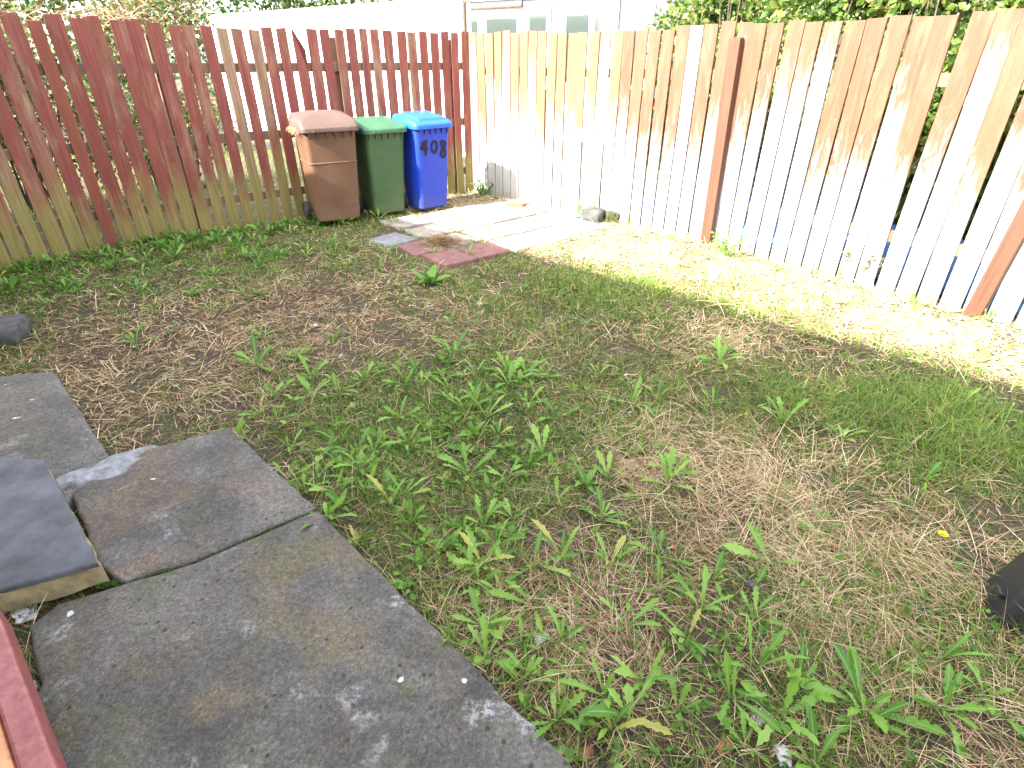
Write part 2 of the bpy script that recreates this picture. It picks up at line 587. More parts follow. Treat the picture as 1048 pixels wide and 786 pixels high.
# ------------------------------------------------------------------ the house behind the camera (its eaves shade the yard)
def house():
    U = Vector((math.sin(R(132.9)), math.cos(R(132.9)), 0))      # along the house, to the right
    N = Vector((math.sin(R(42.9)), math.cos(R(42.9)), 0))        # from the house towards the yard
    h = empty('house', (N * -1.7), 0.0, label='rendered house with a tiled pitched roof standing behind the yard', cat='house')
    L0, L1, D = -9.5, 9.0, 6.0
    eave_d = -1.35
    eave_h = (3.91 - eave_d) / math.cos(R(52 - 42.9)) * math.tan(R(SUN_EL))
    inv = -Vector(h.location)

    def P(u, n, z):
        return U * u + N * n + Vector((0, 0, z)) + inv

    b = MB()
    zt = eave_h - .12
    V = [P(u, n, z) for z in (0, zt) for u, n in ((L0, -1.7), (L1, -1.7), (L1, -1.7 - D), (L0, -1.7 - D))]
    V += [P(L0, -1.7 - D / 2, zt + D / 2 * .5), P(L1, -1.7 - D / 2, zt + D / 2 * .5)]
    b.add(V, [(0, 1, 5, 4), (2, 3, 7, 6), (1, 2, 6, 9, 5), (3, 0, 4, 8, 7)])
    b.build('wall', M['housewall'], h)
    r = MB()
    zr = eave_h + (D / 2 + .35) * .5
    for sgn in (1, -1):
        n0 = eave_d if sgn > 0 else -1.7 - D - .35
        nr = -1.7 - D / 2
        V = [P(L0 - .2, n0, eave_h), P(L1 + .2, n0, eave_h), P(L1 + .2, nr, zr), P(L0 - .2, nr, zr)]
        V += [v - Vector((0, 0, .11)) for v in V]
        r.add(V, [(0, 1, 2, 3), (7, 6, 5, 4), (0, 4, 5, 1), (1, 5, 6, 2), (3, 2, 6, 7), (0, 3, 7, 4)])
    r.build('roof', M['roof_tile'], h)
    d = MB()
    c = P(1.9, -1.67, 1.1)
    rot = Matrix((U, N, Vector((0, 0, 1)))).transposed()
    d.box(c, (.9, .05, 2.05), rot=rot)
    dd = d.build('door', M['upvc'], h)
    for u in (-1.6, 4.6):
        f = MB()
        f.box(P(u, -1.68, 1.5), (1.5, .06, 1.1), rot=rot)
        fo = f.build('window', M['upvc'], h)
        g = MB()
        g.box(P(u, -1.655, 1.5), (1.36, .02, .96), rot=rot)
        g.build('pane', M['glass'], fo)


house()


# ------------------------------------------------------------------ fences
def along(P):
    P = [Vector((*p, 0)) for p in P]
    L = [0]
    for a, b in zip(P, P[1:]):
        L.append(L[-1] + (b - a).length)

    def f(s):
        for i in range(len(P) - 1):
            if s <= L[i + 1] or i == len(P) - 2:
                d = (P[i + 1] - P[i]).normalized()
                return P[i] + d * (s - L[i]), d
    return f, L


def picket(name, parent, mat, pos, d, nrm, wd, ht, off, lean, slant, th=.019, notch=0.0):
    """one fence board: local x along the fence, z up, with a slightly uneven sawn top"""
    b = MB()
    zs = [0.0, ht * .3, ht * .62, ht * .9]
    bow = rnd.uniform(-.006, .006)
    rings = []
    for z in zs + [ht]:
        k = bow * math.sin(math.pi * z / ht)
        a, c = -wd / 2 + k, wd / 2 + k
        za = z + (slant if z == ht else 0) - (notch if z == ht else 0)
        zc = z - (slant if z == ht else 0)
        rings.append([(a, -th / 2, za), (c, -th / 2, zc), (c, th / 2, zc), (a, th / 2, za)])
    b.loft(rings)
    rz = math.atan2(d.y, d.x)
    o = b.build(name, mat, parent, Vector(pos) + nrm * off - Vector(parent.location), (0, lean, rz), bevel=.0015)
    return o


def fence_left():
    f, L = along(LEFT)
    root = empty('red_fence', (*COR, 0), label='red painted picket fence with algae at its foot behind the three bins', cat='fence')
    out = Vector((-.605, .797, 0))
    s = .07
    i = 0
    while s < L[3] - .05:
        pos, d = f(s)
        nrm = Vector((d.y, -d.x, 0))            # d runs from the corner towards the left; nrm points out of the yard
        if nrm.dot(out) < 0:
            nrm = -nrm
        if s < 3.3:
            wd, gap = rnd.uniform(.100, .112), rnd.uniform(.036, .05)
            if 1.28 < s < 1.42:
                wd = .09
        else:
            wd, gap = rnd.uniform(.118, .13), rnd.uniform(.016, .03)
        ht = 1.89 + rnd.uniform(-.012, .012) + (.03 if s > 3.4 else 0)
        if s > 4.6:
            ht -= .05
        if s < 1.75:
            ht += .012
        notch = .42 if 2.02 < s < 2.13 else 0.0
        if not 4.22 < s < 4.36:
            o = picket('board', root, M['red'], (pos.x, pos.y, float(gh(pos.x, pos.y)) - .01), d, nrm, wd, ht, rnd.uniform(-.003, .003), rnd.gauss(0, .006), rnd.uniform(-.004, .004), notch=notch)
            if notch:
                tag(o, label='broken board with its top split off diagonally')
        s += wd + gap
        i += 1
    pos, d = f(4.29)
    nrm = Vector((-.75, .66, 0))
    b = MB()
    b.box((0, 0, .93), (.10, .075, 1.90))
    b.build('post', M['post_red'], root, pos - Vector(root.location) - nrm * .01, (0, 0, math.atan2(d.y, d.x)), bevel=.004)
    for s in (.25, 1.72, 3.45, 5.6):
        pos, d = f(s)
        nrm = Vector((d.y, -d.x, 0))
        nrm = nrm if nrm.dot(out) > 0 else -nrm
        b = MB()
        b.box((0, 0, .9), (.085, .085, 1.82))
        b.build('post', M['rail'], root, pos - Vector(root.location) + nrm * .10, (0, 0, math.atan2(d.y, d.x)), bevel=.004)
    for z in (.30, .90, 1.53):
        for a, c in ((0.02, L[1] - .06), (L[1] + .03, L[2]), (L[2] + .02, L[3])):
            pa, d = f(a + 1e-4)
            pc, _ = f(c - 1e-4)
            nrm = Vector((d.y, -d.x, 0))
            nrm = nrm if nrm.dot(out) > 0 else -nrm
            b = MB()
            o_ = nrm * .036 + Vector((0, 0, z))
            b.bar(pa + o_ - Vector(root.location), pc + o_ - Vector(root.location), .044, .085)
            b.build('rail', M['rail'], root, bevel=.003)


def fence_right():
    f, L = along(RIGHT)
    root = empty('faded_fence', (*COR, 0), label='sunlit picket fence with faded orange stain bleached white towards the ground', cat='fence')
    out = Vector((.715, .70, 0))
    s = .075
    n = 0
    while s < L[3] - .05:
        pos, d = f(s)
        nrm = Vector((-d.y, d.x, 0))
        nrm = nrm if nrm.dot(out) > 0 else -nrm
        wd, gap = rnd.uniform(.122, .133), rnd.uniform(.014, .022)
        if s > 3.7:
            wd, gap = rnd.uniform(.132, .142), rnd.uniform(.014, .024)
        ht = 1.885 - .012 * min(s, 2.6) + rnd.uniform(-.008, .008) + (.012 if s > 2.9 else 0)
        o = picket('board', root, M['faded'], (pos.x, pos.y, float(gh(pos.x, pos.y)) - .01), d, nrm, wd, ht, rnd.uniform(-.004, .004), rnd.gauss(0, .005), rnd.uniform(-.004, .004))
        if s < 2.3:
            o.data.materials[0] = M['faded_tan']
        if 3.02 < s < 3.17:
            o.data.materials[0] = M['bare_board']
            tag(o, label='board bleached nearly white from top to bottom')
        s += wd + gap
        n += 1
    for k, (s, top, w_) in enumerate(((L[1] - .02, 1.76, .10), (L[2] - .02, 1.86, .10))):
        pos, d = f(s)
        nrm = Vector((-d.y, d.x, 0))
        nrm = nrm if nrm.dot(out) > 0 else -nrm
        b = MB()
        b.box((0, 0, top / 2 - .02), (w_, .075, top + .04))
        b.build('post', M['post_brown'], root, pos - Vector(root.location) - nrm * .062, (0, R(-1.5 if k == 0 else 4), math.atan2(d.y, d.x)), bevel=.004)
    for z in (.42, 1.48):
        for a, c in ((.1, L[1]), (L[1] + .02, L[2]), (L[2] + .02, L[3])):
            pa, d = f(a + 1e-4)
            pc, _ = f(c - 1e-4)
            nrm = Vector((-d.y, d.x, 0))
            nrm = nrm if nrm.dot(out) > 0 else -nrm
            b = MB()
            o_ = nrm * .036 + Vector((0, 0, z))
            b.bar(pa + o_ - Vector(root.location), pc + o_ - Vector(root.location), .044, .085)
            b.build('rail', M['rail'], root, bevel=.003)


M['bare_board'] = plain_wood('bleached_board', (.30, .31, .32), (.42, .43, .45))
fence_left()
fence_right()


# ------------------------------------------------------------------ buildings beyond the fences
def wall_frame(a, b):
    a, b = Vector((*a, 0)), Vector((*b, 0))
    u = (b - a).normalized()
    n = Vector((u.y, -u.x, 0))
    if n.y > 0:
        n = -n
    return a, u, n, (b - a).length


def white_wall():
    a, u, n, ln = wall_frame((-7.2, 15.9), (-.83, 11.3))
    root = empty('garden_wall', a, 0, label='long white rendered wall with a flat beige coping beyond the red fence', cat='wall')
    rot = Matrix((u, n, Vector((0, 0, 1)))).transposed()
    b = MB()
    b.box(u * ln / 2 - n * .11 + Vector((0, 0, 1.22)), (ln, .22, 2.44), rot=rot)
    b.build('wall', M['render'], root)
    c = MB()
    c.box(u * ln / 2 - n * .11 + Vector((0, 0, 2.475)), (ln + .06, .28, .07), rot=rot)
    c.build('coping', M['coping'], root, bevel=.008)
    for s in (.62, .83):
        d = MB()
        d.box(u * ln * s + n * .012 + Vector((0, 0, 1.2)), (.03, .024, 2.38), rot=rot)
        d.build('joint_strip', M['coping'], root)
    d = MB()
    d.tube([u * (ln + .05) + n * .02 + Vector((0, 0, z)) for z in (.05, 1.2, 2.42)], .034, 10)
    d.build('end_post', M['bark'], root, smooth=40)


def extension():
    a, u, n, ln = wall_frame((-1.35, 14.85), (3.0, 11.8))
    root = empty('house_extension', a, 0, label='grey roofed house extension with white framed windows and door beyond the corner', cat='building')
    rot = Matrix((u, n, Vector((0, 0, 1)))).transposed()
    Z = Vector((0, 0, 1))

    def bx(nm, mat, s0, s1, z0, z1, n0, n1, parent=root, bev=0.0):
        b = MB()
        b.box(u * (s0 + s1) / 2 + n * (n0 + n1) / 2 + Z * (z0 + z1) / 2, (s1 - s0, n1 - n0, z1 - z0), rot=rot)
        return b.build(nm, mat, parent, bevel=bev)

    bx('wall', M['upvc'], 0, 2.0, 0, 2.56, -1.6, 0)
    bx('cladding', M['clad'], 2.0, ln, 0, 2.80, -1.6, .12)
    bx('fascia', M['clad'], -.1, 1.99, 2.56, 2.66, -1.5, .14)
    bx('gutter', M['post_red'], -.1, 1.99, 2.53, 2.562, .05, .17)
    b = MB()
    V = [u * s + n * q_ + Z * z for s in (-.15, ln + .12) for q_, z in ((.26, 2.78), (-2.0, 3.7), (-2.0, 3.58), (.26, 2.68))]
    b.add([v + Z * .04 for v in V], [(0, 1, 5, 4), (3, 7, 6, 2), (0, 4, 7, 3), (1, 2, 6, 5), (0, 3, 2, 1), (4, 5, 6, 7)])
    b.build('roof', M['roof'], root)
    for s0, s1, z0, z1, n0 in ((.05, .26, 1.3, 2.36, 0), (.40, .80, 1.2, 2.36, 0), (.98, 1.82, 1.2, 2.38, 0), (2.15, 2.62, 1.1, 2.42, .12), (4.35, 4.8, 1.15, 2.40, .12)):
        fo = bx('window', M['upvc'], s0 - .05, s1 + .05, z0 - .05, z1 + .05, n0, n0 + .035, bev=.004)
        bx('pane', M['glass'], s0 + .03, s1 - .03, z0 + .03, z1 - .03, n0 + .03, n0 + .045, fo)
    dr = bx('door', M['upvc'], 2.85, 4.15, .1, 2.56, .12, .17, bev=.004)
    for s0, s1 in ((3.05, 3.55), (3.68, 4.0)):
        bx('pane', M['glass'], s0, s1, 1.2, 2.34, .165, .18, dr)


white_wall()
extension()


# ------------------------------------------------------------------ foliage
def leaf_cards(n, centre_fn, size, tint_fn, droop=0.5, ratio=.62):
    """n folded leaves; centre_fn gives (n,3) points and an outward direction"""
    P, O = centre_fn(n)
    O = O / (np.linalg.norm(O, axis=1, keepdims=True) + 1e-9)
    D = O + rng.normal(0, .75, (n, 3))
    D[:, 2] -= droop * rng.random(n)
    D /= np.linalg.norm(D, axis=1, keepdims=True)
    A = np.cross(D, rng.normal(0, 1, (n, 3)))
    A /= np.linalg.norm(A, axis=1, keepdims=True) + 1e-9
    Nn = np.cross(A, D)
    s = size * rng.uniform(.6, 1.35, n)[:, None]
    base, tip = P, P + D * s
    midl = P + D * s * .45 + A * s * ratio / 2 + Nn * s * .10
    midr = P + D * s * .45 - A * s * ratio / 2 + Nn * s * .10
    V = np.stack([base, midl, tip, midr], 1).reshape(-1, 3)
    i = np.arange(n) * 4
    loops = np.stack([i, i + 1, i + 2, i, i + 2, i + 3], 1).ravel()
    T = np.repeat(tint_fn(P), 4)
    return V, loops, np.arange(n * 2) * 3, T


def bush_mesh(name, n, rx, ry, h, size, mat, lumps=9, seed=0, tbase=.45):
    r = np.random.default_rng(seed)
    cs = np.stack([r.uniform(-rx, rx, lumps) * .72, r.uniform(-ry, ry, lumps) * .7, h * r.uniform(.12, .86, lumps)], 1)
    rad = r.uniform(.28, .5, lumps) * min(h, 2 * rx) * .62

    def pts(k):
        w_ = r.integers(0, lumps, k)
        d = r.normal(0, 1, (k, 3))
        d /= np.linalg.norm(d, axis=1, keepdims=True)
        rr = rad[w_] * (r.random(k) ** .45) * (1 + .18 * r.normal(0, 1, k))
        p = cs[w_] + d * rr[:, None]
        p[:, 2] = np.clip(p[:, 2], .03, None)
        return p, d

    def tint(p):
        t_ = tbase + .22 * np.sin(p[:, 0] * 5 + seed) * np.cos(p[:, 2] * 4) + r.normal(0, .2, len(p))
        return np.clip(t_, 0, 1)

    V, lo, st, T = leaf_cards(n, pts, size, tint)
    return np_mesh(name, V, lo, st, mat, {'tint': T})


def branches(h, rx, k, seed, rad=.018):
    r = random.Random(seed)
    b = MB()
    for _ in range(k):
        a = r.uniform(0, 6.28)
        x, y = r.uniform(-.3, .3) * rx, r.uniform(-.15, .15) * rx
        pts = [(x, y, 0)]
        for i in range(1, 6):
            x += math.cos(a) * rx * .11 * r.uniform(.3, 1.4)
            y += math.sin(a) * rx * .08 * r.uniform(.3, 1.4)
            a += r.uniform(-.6, .6)
            pts.append((x, y, h * .85 * i / 5))
        b.tube(pts, [rad * (1 - .16 * i) for i in range(6)], 5)
    return b


def bush(name, loc, rz, n, rx, ry, h, size, mat, seed, label, group, tb=.45):
    root = empty(name, loc, rz, label=label, cat='bush', group=group)
    link('foliage', bush_mesh('foliage', n, rx, ry, h, size, mat, 12, seed, tb), root)
    branches(h, rx, 7, seed).build('branches', M['bark'], root, smooth=60)
    return root


# hedge beyond the right fence
fr, Lr = along(RIGHT)
hedge = [(2.75, 'pale green leafy bush just above the farther brown fence post'),
         (3.75, 'leafy bush beyond the sunlit fence, behind its nearer half, left of the dark gap'),
         (4.75, 'broad leafy bush topping the sunlit fence between its two brown posts'),
         (5.85, 'leafy bush over the sunlit fence just by the nearer brown post'),
         (6.9, 'leafy bush at the right hand end beyond the sunlit fence')]
for i, (s, lab) in enumerate(hedge):
    p, d = fr(s)
    nrm = Vector((-d.y, d.x, 0))
    nrm = nrm if nrm.x > 0 else -nrm
    q_ = p + nrm * (1.25 + .2 * (i % 2))
    bush('hedge_bush', (q_.x, q_.y, 0), math.atan2(d.y, d.x), 9500, .9, .62, 2.62 + .12 * (i % 3), .085, M['ivy'], 40 + i, lab, 'bushes beyond the sunlit fence', .68)
bush('hedge_bush', (2.85, 9.3, 0), .3, 9000, .85, .7, 2.85, .085, M['ivy'], 47, 'bright leafy bush hiding the right end of the grey clad extension', 'bushes beyond the sunlit fence', .72)
# dark taller growth further back on that side
for i, (x, y, h_) in enumerate(((5.2, 8.6, 3.6), (7.6, 6.4, 3.8))):
    bush('tall_shrub', (x, y, 0), .6 * i, 5200, 1.6, 1.2, h_, .11, M['ivy'], 60 + i, ('tall dark shrub behind the bushes near the extension', 'tall dark shrub behind the bushes at the far right')[i], None, .35)
# dry hedge beyond the red fence, green trees over the wall
for i, (x, y, h_, lab) in enumerate(((-5.7, 7.0, 2.55, 'tangled brown hedge bush leaning over the left end of the red fence'),
                                     (-4.75, 8.3, 2.5, 'brown and orange hedge bush beyond the red fence, right of the tangled one'),
                                     (-6.9, 5.6, 2.6, 'brown hedge bush beyond the red fence at the far left'))):
    bush('dry_hedge_bush', (x, y, 0), .5 * i, 4600, .95, .7, h_, .07, M['brown_leaf'], 80 + i, lab, 'dry bushes beyond the red fence', .5)
for i, (x, y, h_, lab) in enumerate(((-6.6, 11.6, 3.0, 'dark green shrub beside the left end of the white wall'),
                                     (-7.6, 19.5, 5.6, 'green tree rising over the left half of the white wall'),
                                     (-4.2, 20.5, 5.8, 'green tree rising over the middle of the white wall'),
                                     (-11.5, 15.5, 5.4, 'green tree beyond the dry hedge at the far left'))):
    bush('garden_tree' if h_ > 4 else 'green_shrub', (x, y, 0), .8 * i, 5200, 1.2 if h_ < 4 else 2.5, 1.0 if h_ < 4 else 2.0, h_, .09 if h_ < 4 else .16, M['ivy'], 90 + i, lab, None, .42)

# long dry stems hanging over the red fence
def dry_vine():
    b = MB()
    f, L = along(LEFT)
    for k in range(46):
        s = rnd.uniform(3.3, 4.7)
        p, d = f(s)
        n_ = Vector((-.605, .797, 0))
        x = p + n_ * rnd.uniform(.05, .3)
        z = 1.84 + rnd.uniform(0, .12)
        pts = []
        a = rnd.uniform(0, 6.28)
        for i in range(5):
            pts.append((x.x, x.y, z))
            x = x + Vector((math.cos(a), math.sin(a), 0)) * .07
            z += rnd.uniform(-.03, .06)
            a += rnd.uniform(-.5, .5)
        b.tube(pts, [.005, .0045, .004, .003, .002], 4)
    tag(b.build('dry_vine', M['straw_stem']), 'tangle of pale dry vine stems along the top of the red fence', 'vine')


M['straw_stem'] = flat('dry_stem', (.36, .25, .14), 0.8, 0.35, 20)
dry_vine()


def tarpaulin():
    p, d = fr(4.4)
    nrm = Vector((-d.y, d.x, 0))
    nrm = nrm if nrm.x > 0 else -nrm
    n0, n1 = 60, 10
    V, F = [], []
    for i in range(n0):
        for j in range(n1):
            s = (i / (n0 - 1) - .5) * 4.3
            t_ = j / (n1 - 1)
            z = .36 * math.sin(math.pi * min(1, t_ * .62 + .02)) + .05 * math.sin(7 * s + 3 * t_) + .03 * math.sin(15 * s)
            if t_ == 0:
                z = .02
            q_ = p + d * s + nrm * (.22 + .5 * t_)
            V.append((q_.x, q_.y, max(.02, z)))
    for i in range(n0 - 1):
        for j in range(n1 - 1):
            a = i * n1 + j
            F.append((a, a + n1, a + n1 + 1, a + 1))
    b = MB()
    b.add(V, F)
    o = b.build('tarpaulin', M['tarp'], smooth=60)
    m_ = o.modifiers.new('solid', 'SOLIDIFY')
    m_.thickness = .006
    tag(o, 'blue plastic sheet glimpsed low through the gaps of the sunlit fence', 'tarpaulin')


tarpaulin()


# ------------------------------------------------------------------ concrete, step, paving
def slab_mesh(name, poly, z0, z1, mat, jit=.004, bev=.012, step=.05):
    P = [Vector((*p, 0)) for p in poly]
    area = sum(a.x * b.y - b.x * a.y for a, b in zip(P, P[1:] + P[:1]))
    if area < 0:
        P.reverse()
    pts = []
    for a, b in zip(P, P[1:] + P[:1]):
        k = max(1, int((b - a).length / step))
        for i in range(k):
            pts.append(a.lerp(b, i / k) + Vector((rnd.uniform(-jit, jit), rnd.uniform(-jit, jit), 0)))
    n = len(pts)

    def inset(dd):
        out = []
        for i in range(n):
            e = (pts[(i + 1) % n] - pts[i - 1]).normalized()
            out.append(pts[i] + Vector((-e.y, e.x, 0)) * dd)
        return out

    b = MB()
    rings = [[(p.x, p.y, z0) for p in pts], [(p.x, p.y, z1 - bev * .8 - rnd.uniform(0, .003)) for p in pts], [(p.x, p.y, z1 - bev * .2) for p in inset(bev * .5)], [(p.x, p.y, z1) for p in inset(bev * 1.3)]]
    b.loft(rings)
    return b.mesh(name, mat, 50)


def slab(name, poly, z0, z1, mat, label, cat, group=None, **kw):
    c = Vector((sum(p[0] for p in poly) / len(poly), sum(p[1] for p in poly) / len(poly)))
    me = slab_mesh(name, [(p[0] - c.x, p[1] - c.y) for p in poly], z0, z1, mat, **kw)
    return tag(link(name, me, None, (c.x, c.y, 0)), label, cat, group)


slab('concrete_slab', SLAB_A, -.06, ZS, M['conc_a'], 'large dark concrete slab filling the bottom left foreground with a mossy joint at its top', 'slab')
slab('concrete_slab', SLAB_B, -.06, ZS + .004, M['conc_b'], 'concrete slab with white paint spots and a pointed outer corner, beyond the mossy joint', 'slab')
slab('concrete_slab', SLAB_C, -.06, ZC, M['conc_c'], 'weathered concrete slab at the left edge around the raised slate step', 'slab')
st = empty('stone_step', (*at(30, 560, .1), 0), label='raised step of blue grey slate on a mossy mortar bed at the left edge', cat='step')
so_ = Vector((st.location.x, st.location.y))
loc_poly = [(p[0] - so_.x, p[1] - so_.y) for p in STEP]
cc = Vector((sum(p[0] for p in loc_poly) / len(loc_poly), sum(p[1] for p in loc_poly) / len(loc_poly)))
link('mortar_bed', slab_mesh('mortar_bed', [((p[0] - cc.x) * .992 + cc.x, (p[1] - cc.y) * .992 + cc.y) for p in loc_poly], .047, .131, M['step_side'], .007, .006), st)
link('tread', slab_mesh('tread', loc_poly, .132, .152, M['slate'], .005, .008), st)


def cement_patch():
    n, m_ = 22, 9
    V, F = [], []
    c = Vector((*at(104, 480, .06), 0))
    for j in range(m_):
        for i in range(n):
            a = 2 * math.pi * i / n
            r = (1 + .25 * math.sin(3 * a + 1) + .15 * math.sin(7 * a)) * j / (m_ - 1)
            x, y = .085 * r * math.cos(a), .20 * r * math.sin(a)
            xx = x * math.cos(R(-48)) - y * math.sin(R(-48))
            yy = x * math.sin(R(-48)) + y * math.cos(R(-48))
            V.append((xx, yy, .012 * (1 - (j / (m_ - 1)) ** 2) + .003 * math.sin(31 * xx) * math.sin(27 * yy) + ZS + .006 - .03 * (j == m_ - 1)))
    for j in range(m_ - 1):
        for i in range(n):
            F.append((j * n + i, j * n + (i + 1) % n, (j + 1) * n + (i + 1) % n, (j + 1) * n + i))
    b = MB()
    b.add(V, F)
    tag(b.build('cement_smear', M['cement'], None, (c.x, c.y, 0), smooth=60), 'pale cement smear bridging the two weathered slabs beside the step', 'cement')


cement_patch()


def rough_block(name, mat, size, loc, rz, seed, label, cat, tilt=0.0, lump=.12, parent=None):
    bm = bmesh.new()
    bmesh.ops.create_cube(bm, size=1)
    bmesh.ops.subdivide_edges(bm, edges=bm.edges, cuts=5, use_grid_fill=True)
    for v in bm.verts:
        p = v.co.copy()
        r_ = p.length
        p = p.lerp(p.normalized() * .55, .35) if lump > .05 else p
        o_ = noise.noise_vector(p * 3.1 + Vector((seed, 0, 0))) * lump + noise.noise_vector(p * 8 + Vector((seed, 3, 0))) * lump * .35
        p += o_
        v.co = (p.x * size[0], p.y * size[1], (p.z + .5) * size[2])
    me = bpy.data.meshes.new(name)
    bm.to_mesh(me)
    bm.free()
    for p in me.polygons:
        p.use_smooth = True
    me.materials.append(mat)
    o = link(name, me, parent, loc, (tilt, 0, rz))
    return tag(o, label, cat) if label else o


x, y = at(8, 352)
rough_block('dark_stone', M['stone'], (.42, .34, .13), (x - .12, y + .02, -.01), .4, 2.0, 'dark flat stone lying in the weeds at the left edge', 'stone', lump=.06)
x, y = at(610, 228)
sb = empty('stone_block', (x, y, 0), label='rough grey stone block with a mossy lump at the foot of the sunlit fence', cat='stone')
rough_block('block', M['stone'], (.24, .17, .17), (-.03, 0, -.01), -.75, 5.0, None, None, lump=.1, parent=sb)
rough_block('mossy_lump', M['moss_stone'], (.16, .14, .14), (.16, -.03, -.01), .2, 8.0, None, None, lump=.16, parent=sb)
x, y = at(529, 213)
rough_block('brick', M['brick'], (.21, .10, .06), (x, y, 0), -.5, 12.0, 'old brown brick lying on the pale paving near the corner', 'brick', tilt=.08, lump=.03)

# paving of loose slabs between bins and corner
PU = Vector((math.sin(R(48)), math.cos(R(48)), 0))
PV = Vector((math.sin(R(138)), math.cos(R(138)), 0))
PO = Vector((-1.53, 5.70, 0))
kinds = {(0, 0): 'g', (0, 1): 'r', (0, 2): 'r', (1, 2): 'r', (1, 1): 'p', (1, 0): 'p'}
for i in range(0, 6):
    for j in range(-1, 3):
        if (i, j) in ((0, -1),):
            continue
        k = kinds.get((i, j), 'p')
        c = PO + PU * (i + .5) * .45 + PV * (j + .5) * .45
        hs = [(.385 if (i, j) in kinds else .43) / 2 + rnd.uniform(-.012, .004) for _ in range(4)]
        rz = rnd.gauss(0, .07 if (i, j) in kinds else .025)
        u = Matrix.Rotation(rz, 3, 'Z') @ PU
        v = Matrix.Rotation(rz, 3, 'Z') @ PV
        if (i, j) == (0, 2) or (i, j) == (0, 1):
            c += PU * .05
        poly = [(u * a * hs[0] + v * b * hs[1]) for a, b in ((-1, -1), (1, -1), (1, 1), (-1, 1))]
        poly = [(p.x, p.y) for p in poly]
        lab = {(0, 0): 'slate grey paving slab nearest the brown bin', (0, 1): 'faded pinkish red paving slab right beside the slate grey one', (0, 2): 'dark red paving slab nearest the lawn at the tip of the paving',
               (1, 2): 'dull red paving slab at the edge of the sunlight', (1, 1): 'shaded pale paving slab behind the pinkish red one', (1, 0): 'shaded pale paving slab with dry grass behind the slate grey one'}.get((i, j))
        me = slab_mesh('paving_slab', poly, -.04, .03, M[{'g': 'pave_grey', 'r': 'pave_red', 'p': 'pave_pale'}[k]], .004, .007, .09)
        o = link('paving_slab', me, None, (c.x, c.y, float(gh(c.x, c.y)) + rnd.uniform(-.006, .002)), (rnd.gauss(0, .008), rnd.gauss(0, .008), 0))
        if not lab:
            tag(o, 'pale sunbleached paving slab in the paved corner between blue bin and sunlit fence', 'paving slab', 'pale paving slabs in the corner')
        else:
            tag(o, lab, 'paving slab')
PAVED = [PO + PU * a * .46 + PV * b * .46 for a, b in ((0, -.1), (6, -1), (6, 3), (0, 3))]
PAVED = [(p.x, p.y) for p in PAVED]


# ------------------------------------------------------------------ wheelie bins
def rr(w_, d_, r, n=5):
    out = []
    for cx, cy, a0 in ((w_ / 2 - r, d_ / 2 - r, 0), (-w_ / 2 + r, d_ / 2 - r, 90), (-w_ / 2 + r, -d_ / 2 + r, 180), (w_ / 2 - r, -d_ / 2 + r, 270)):
        for k in range(n + 1):
            a = R(a0 + 90 * k / n)
            out.append((cx + r * math.cos(a), cy + r * math.sin(a)))
    return out


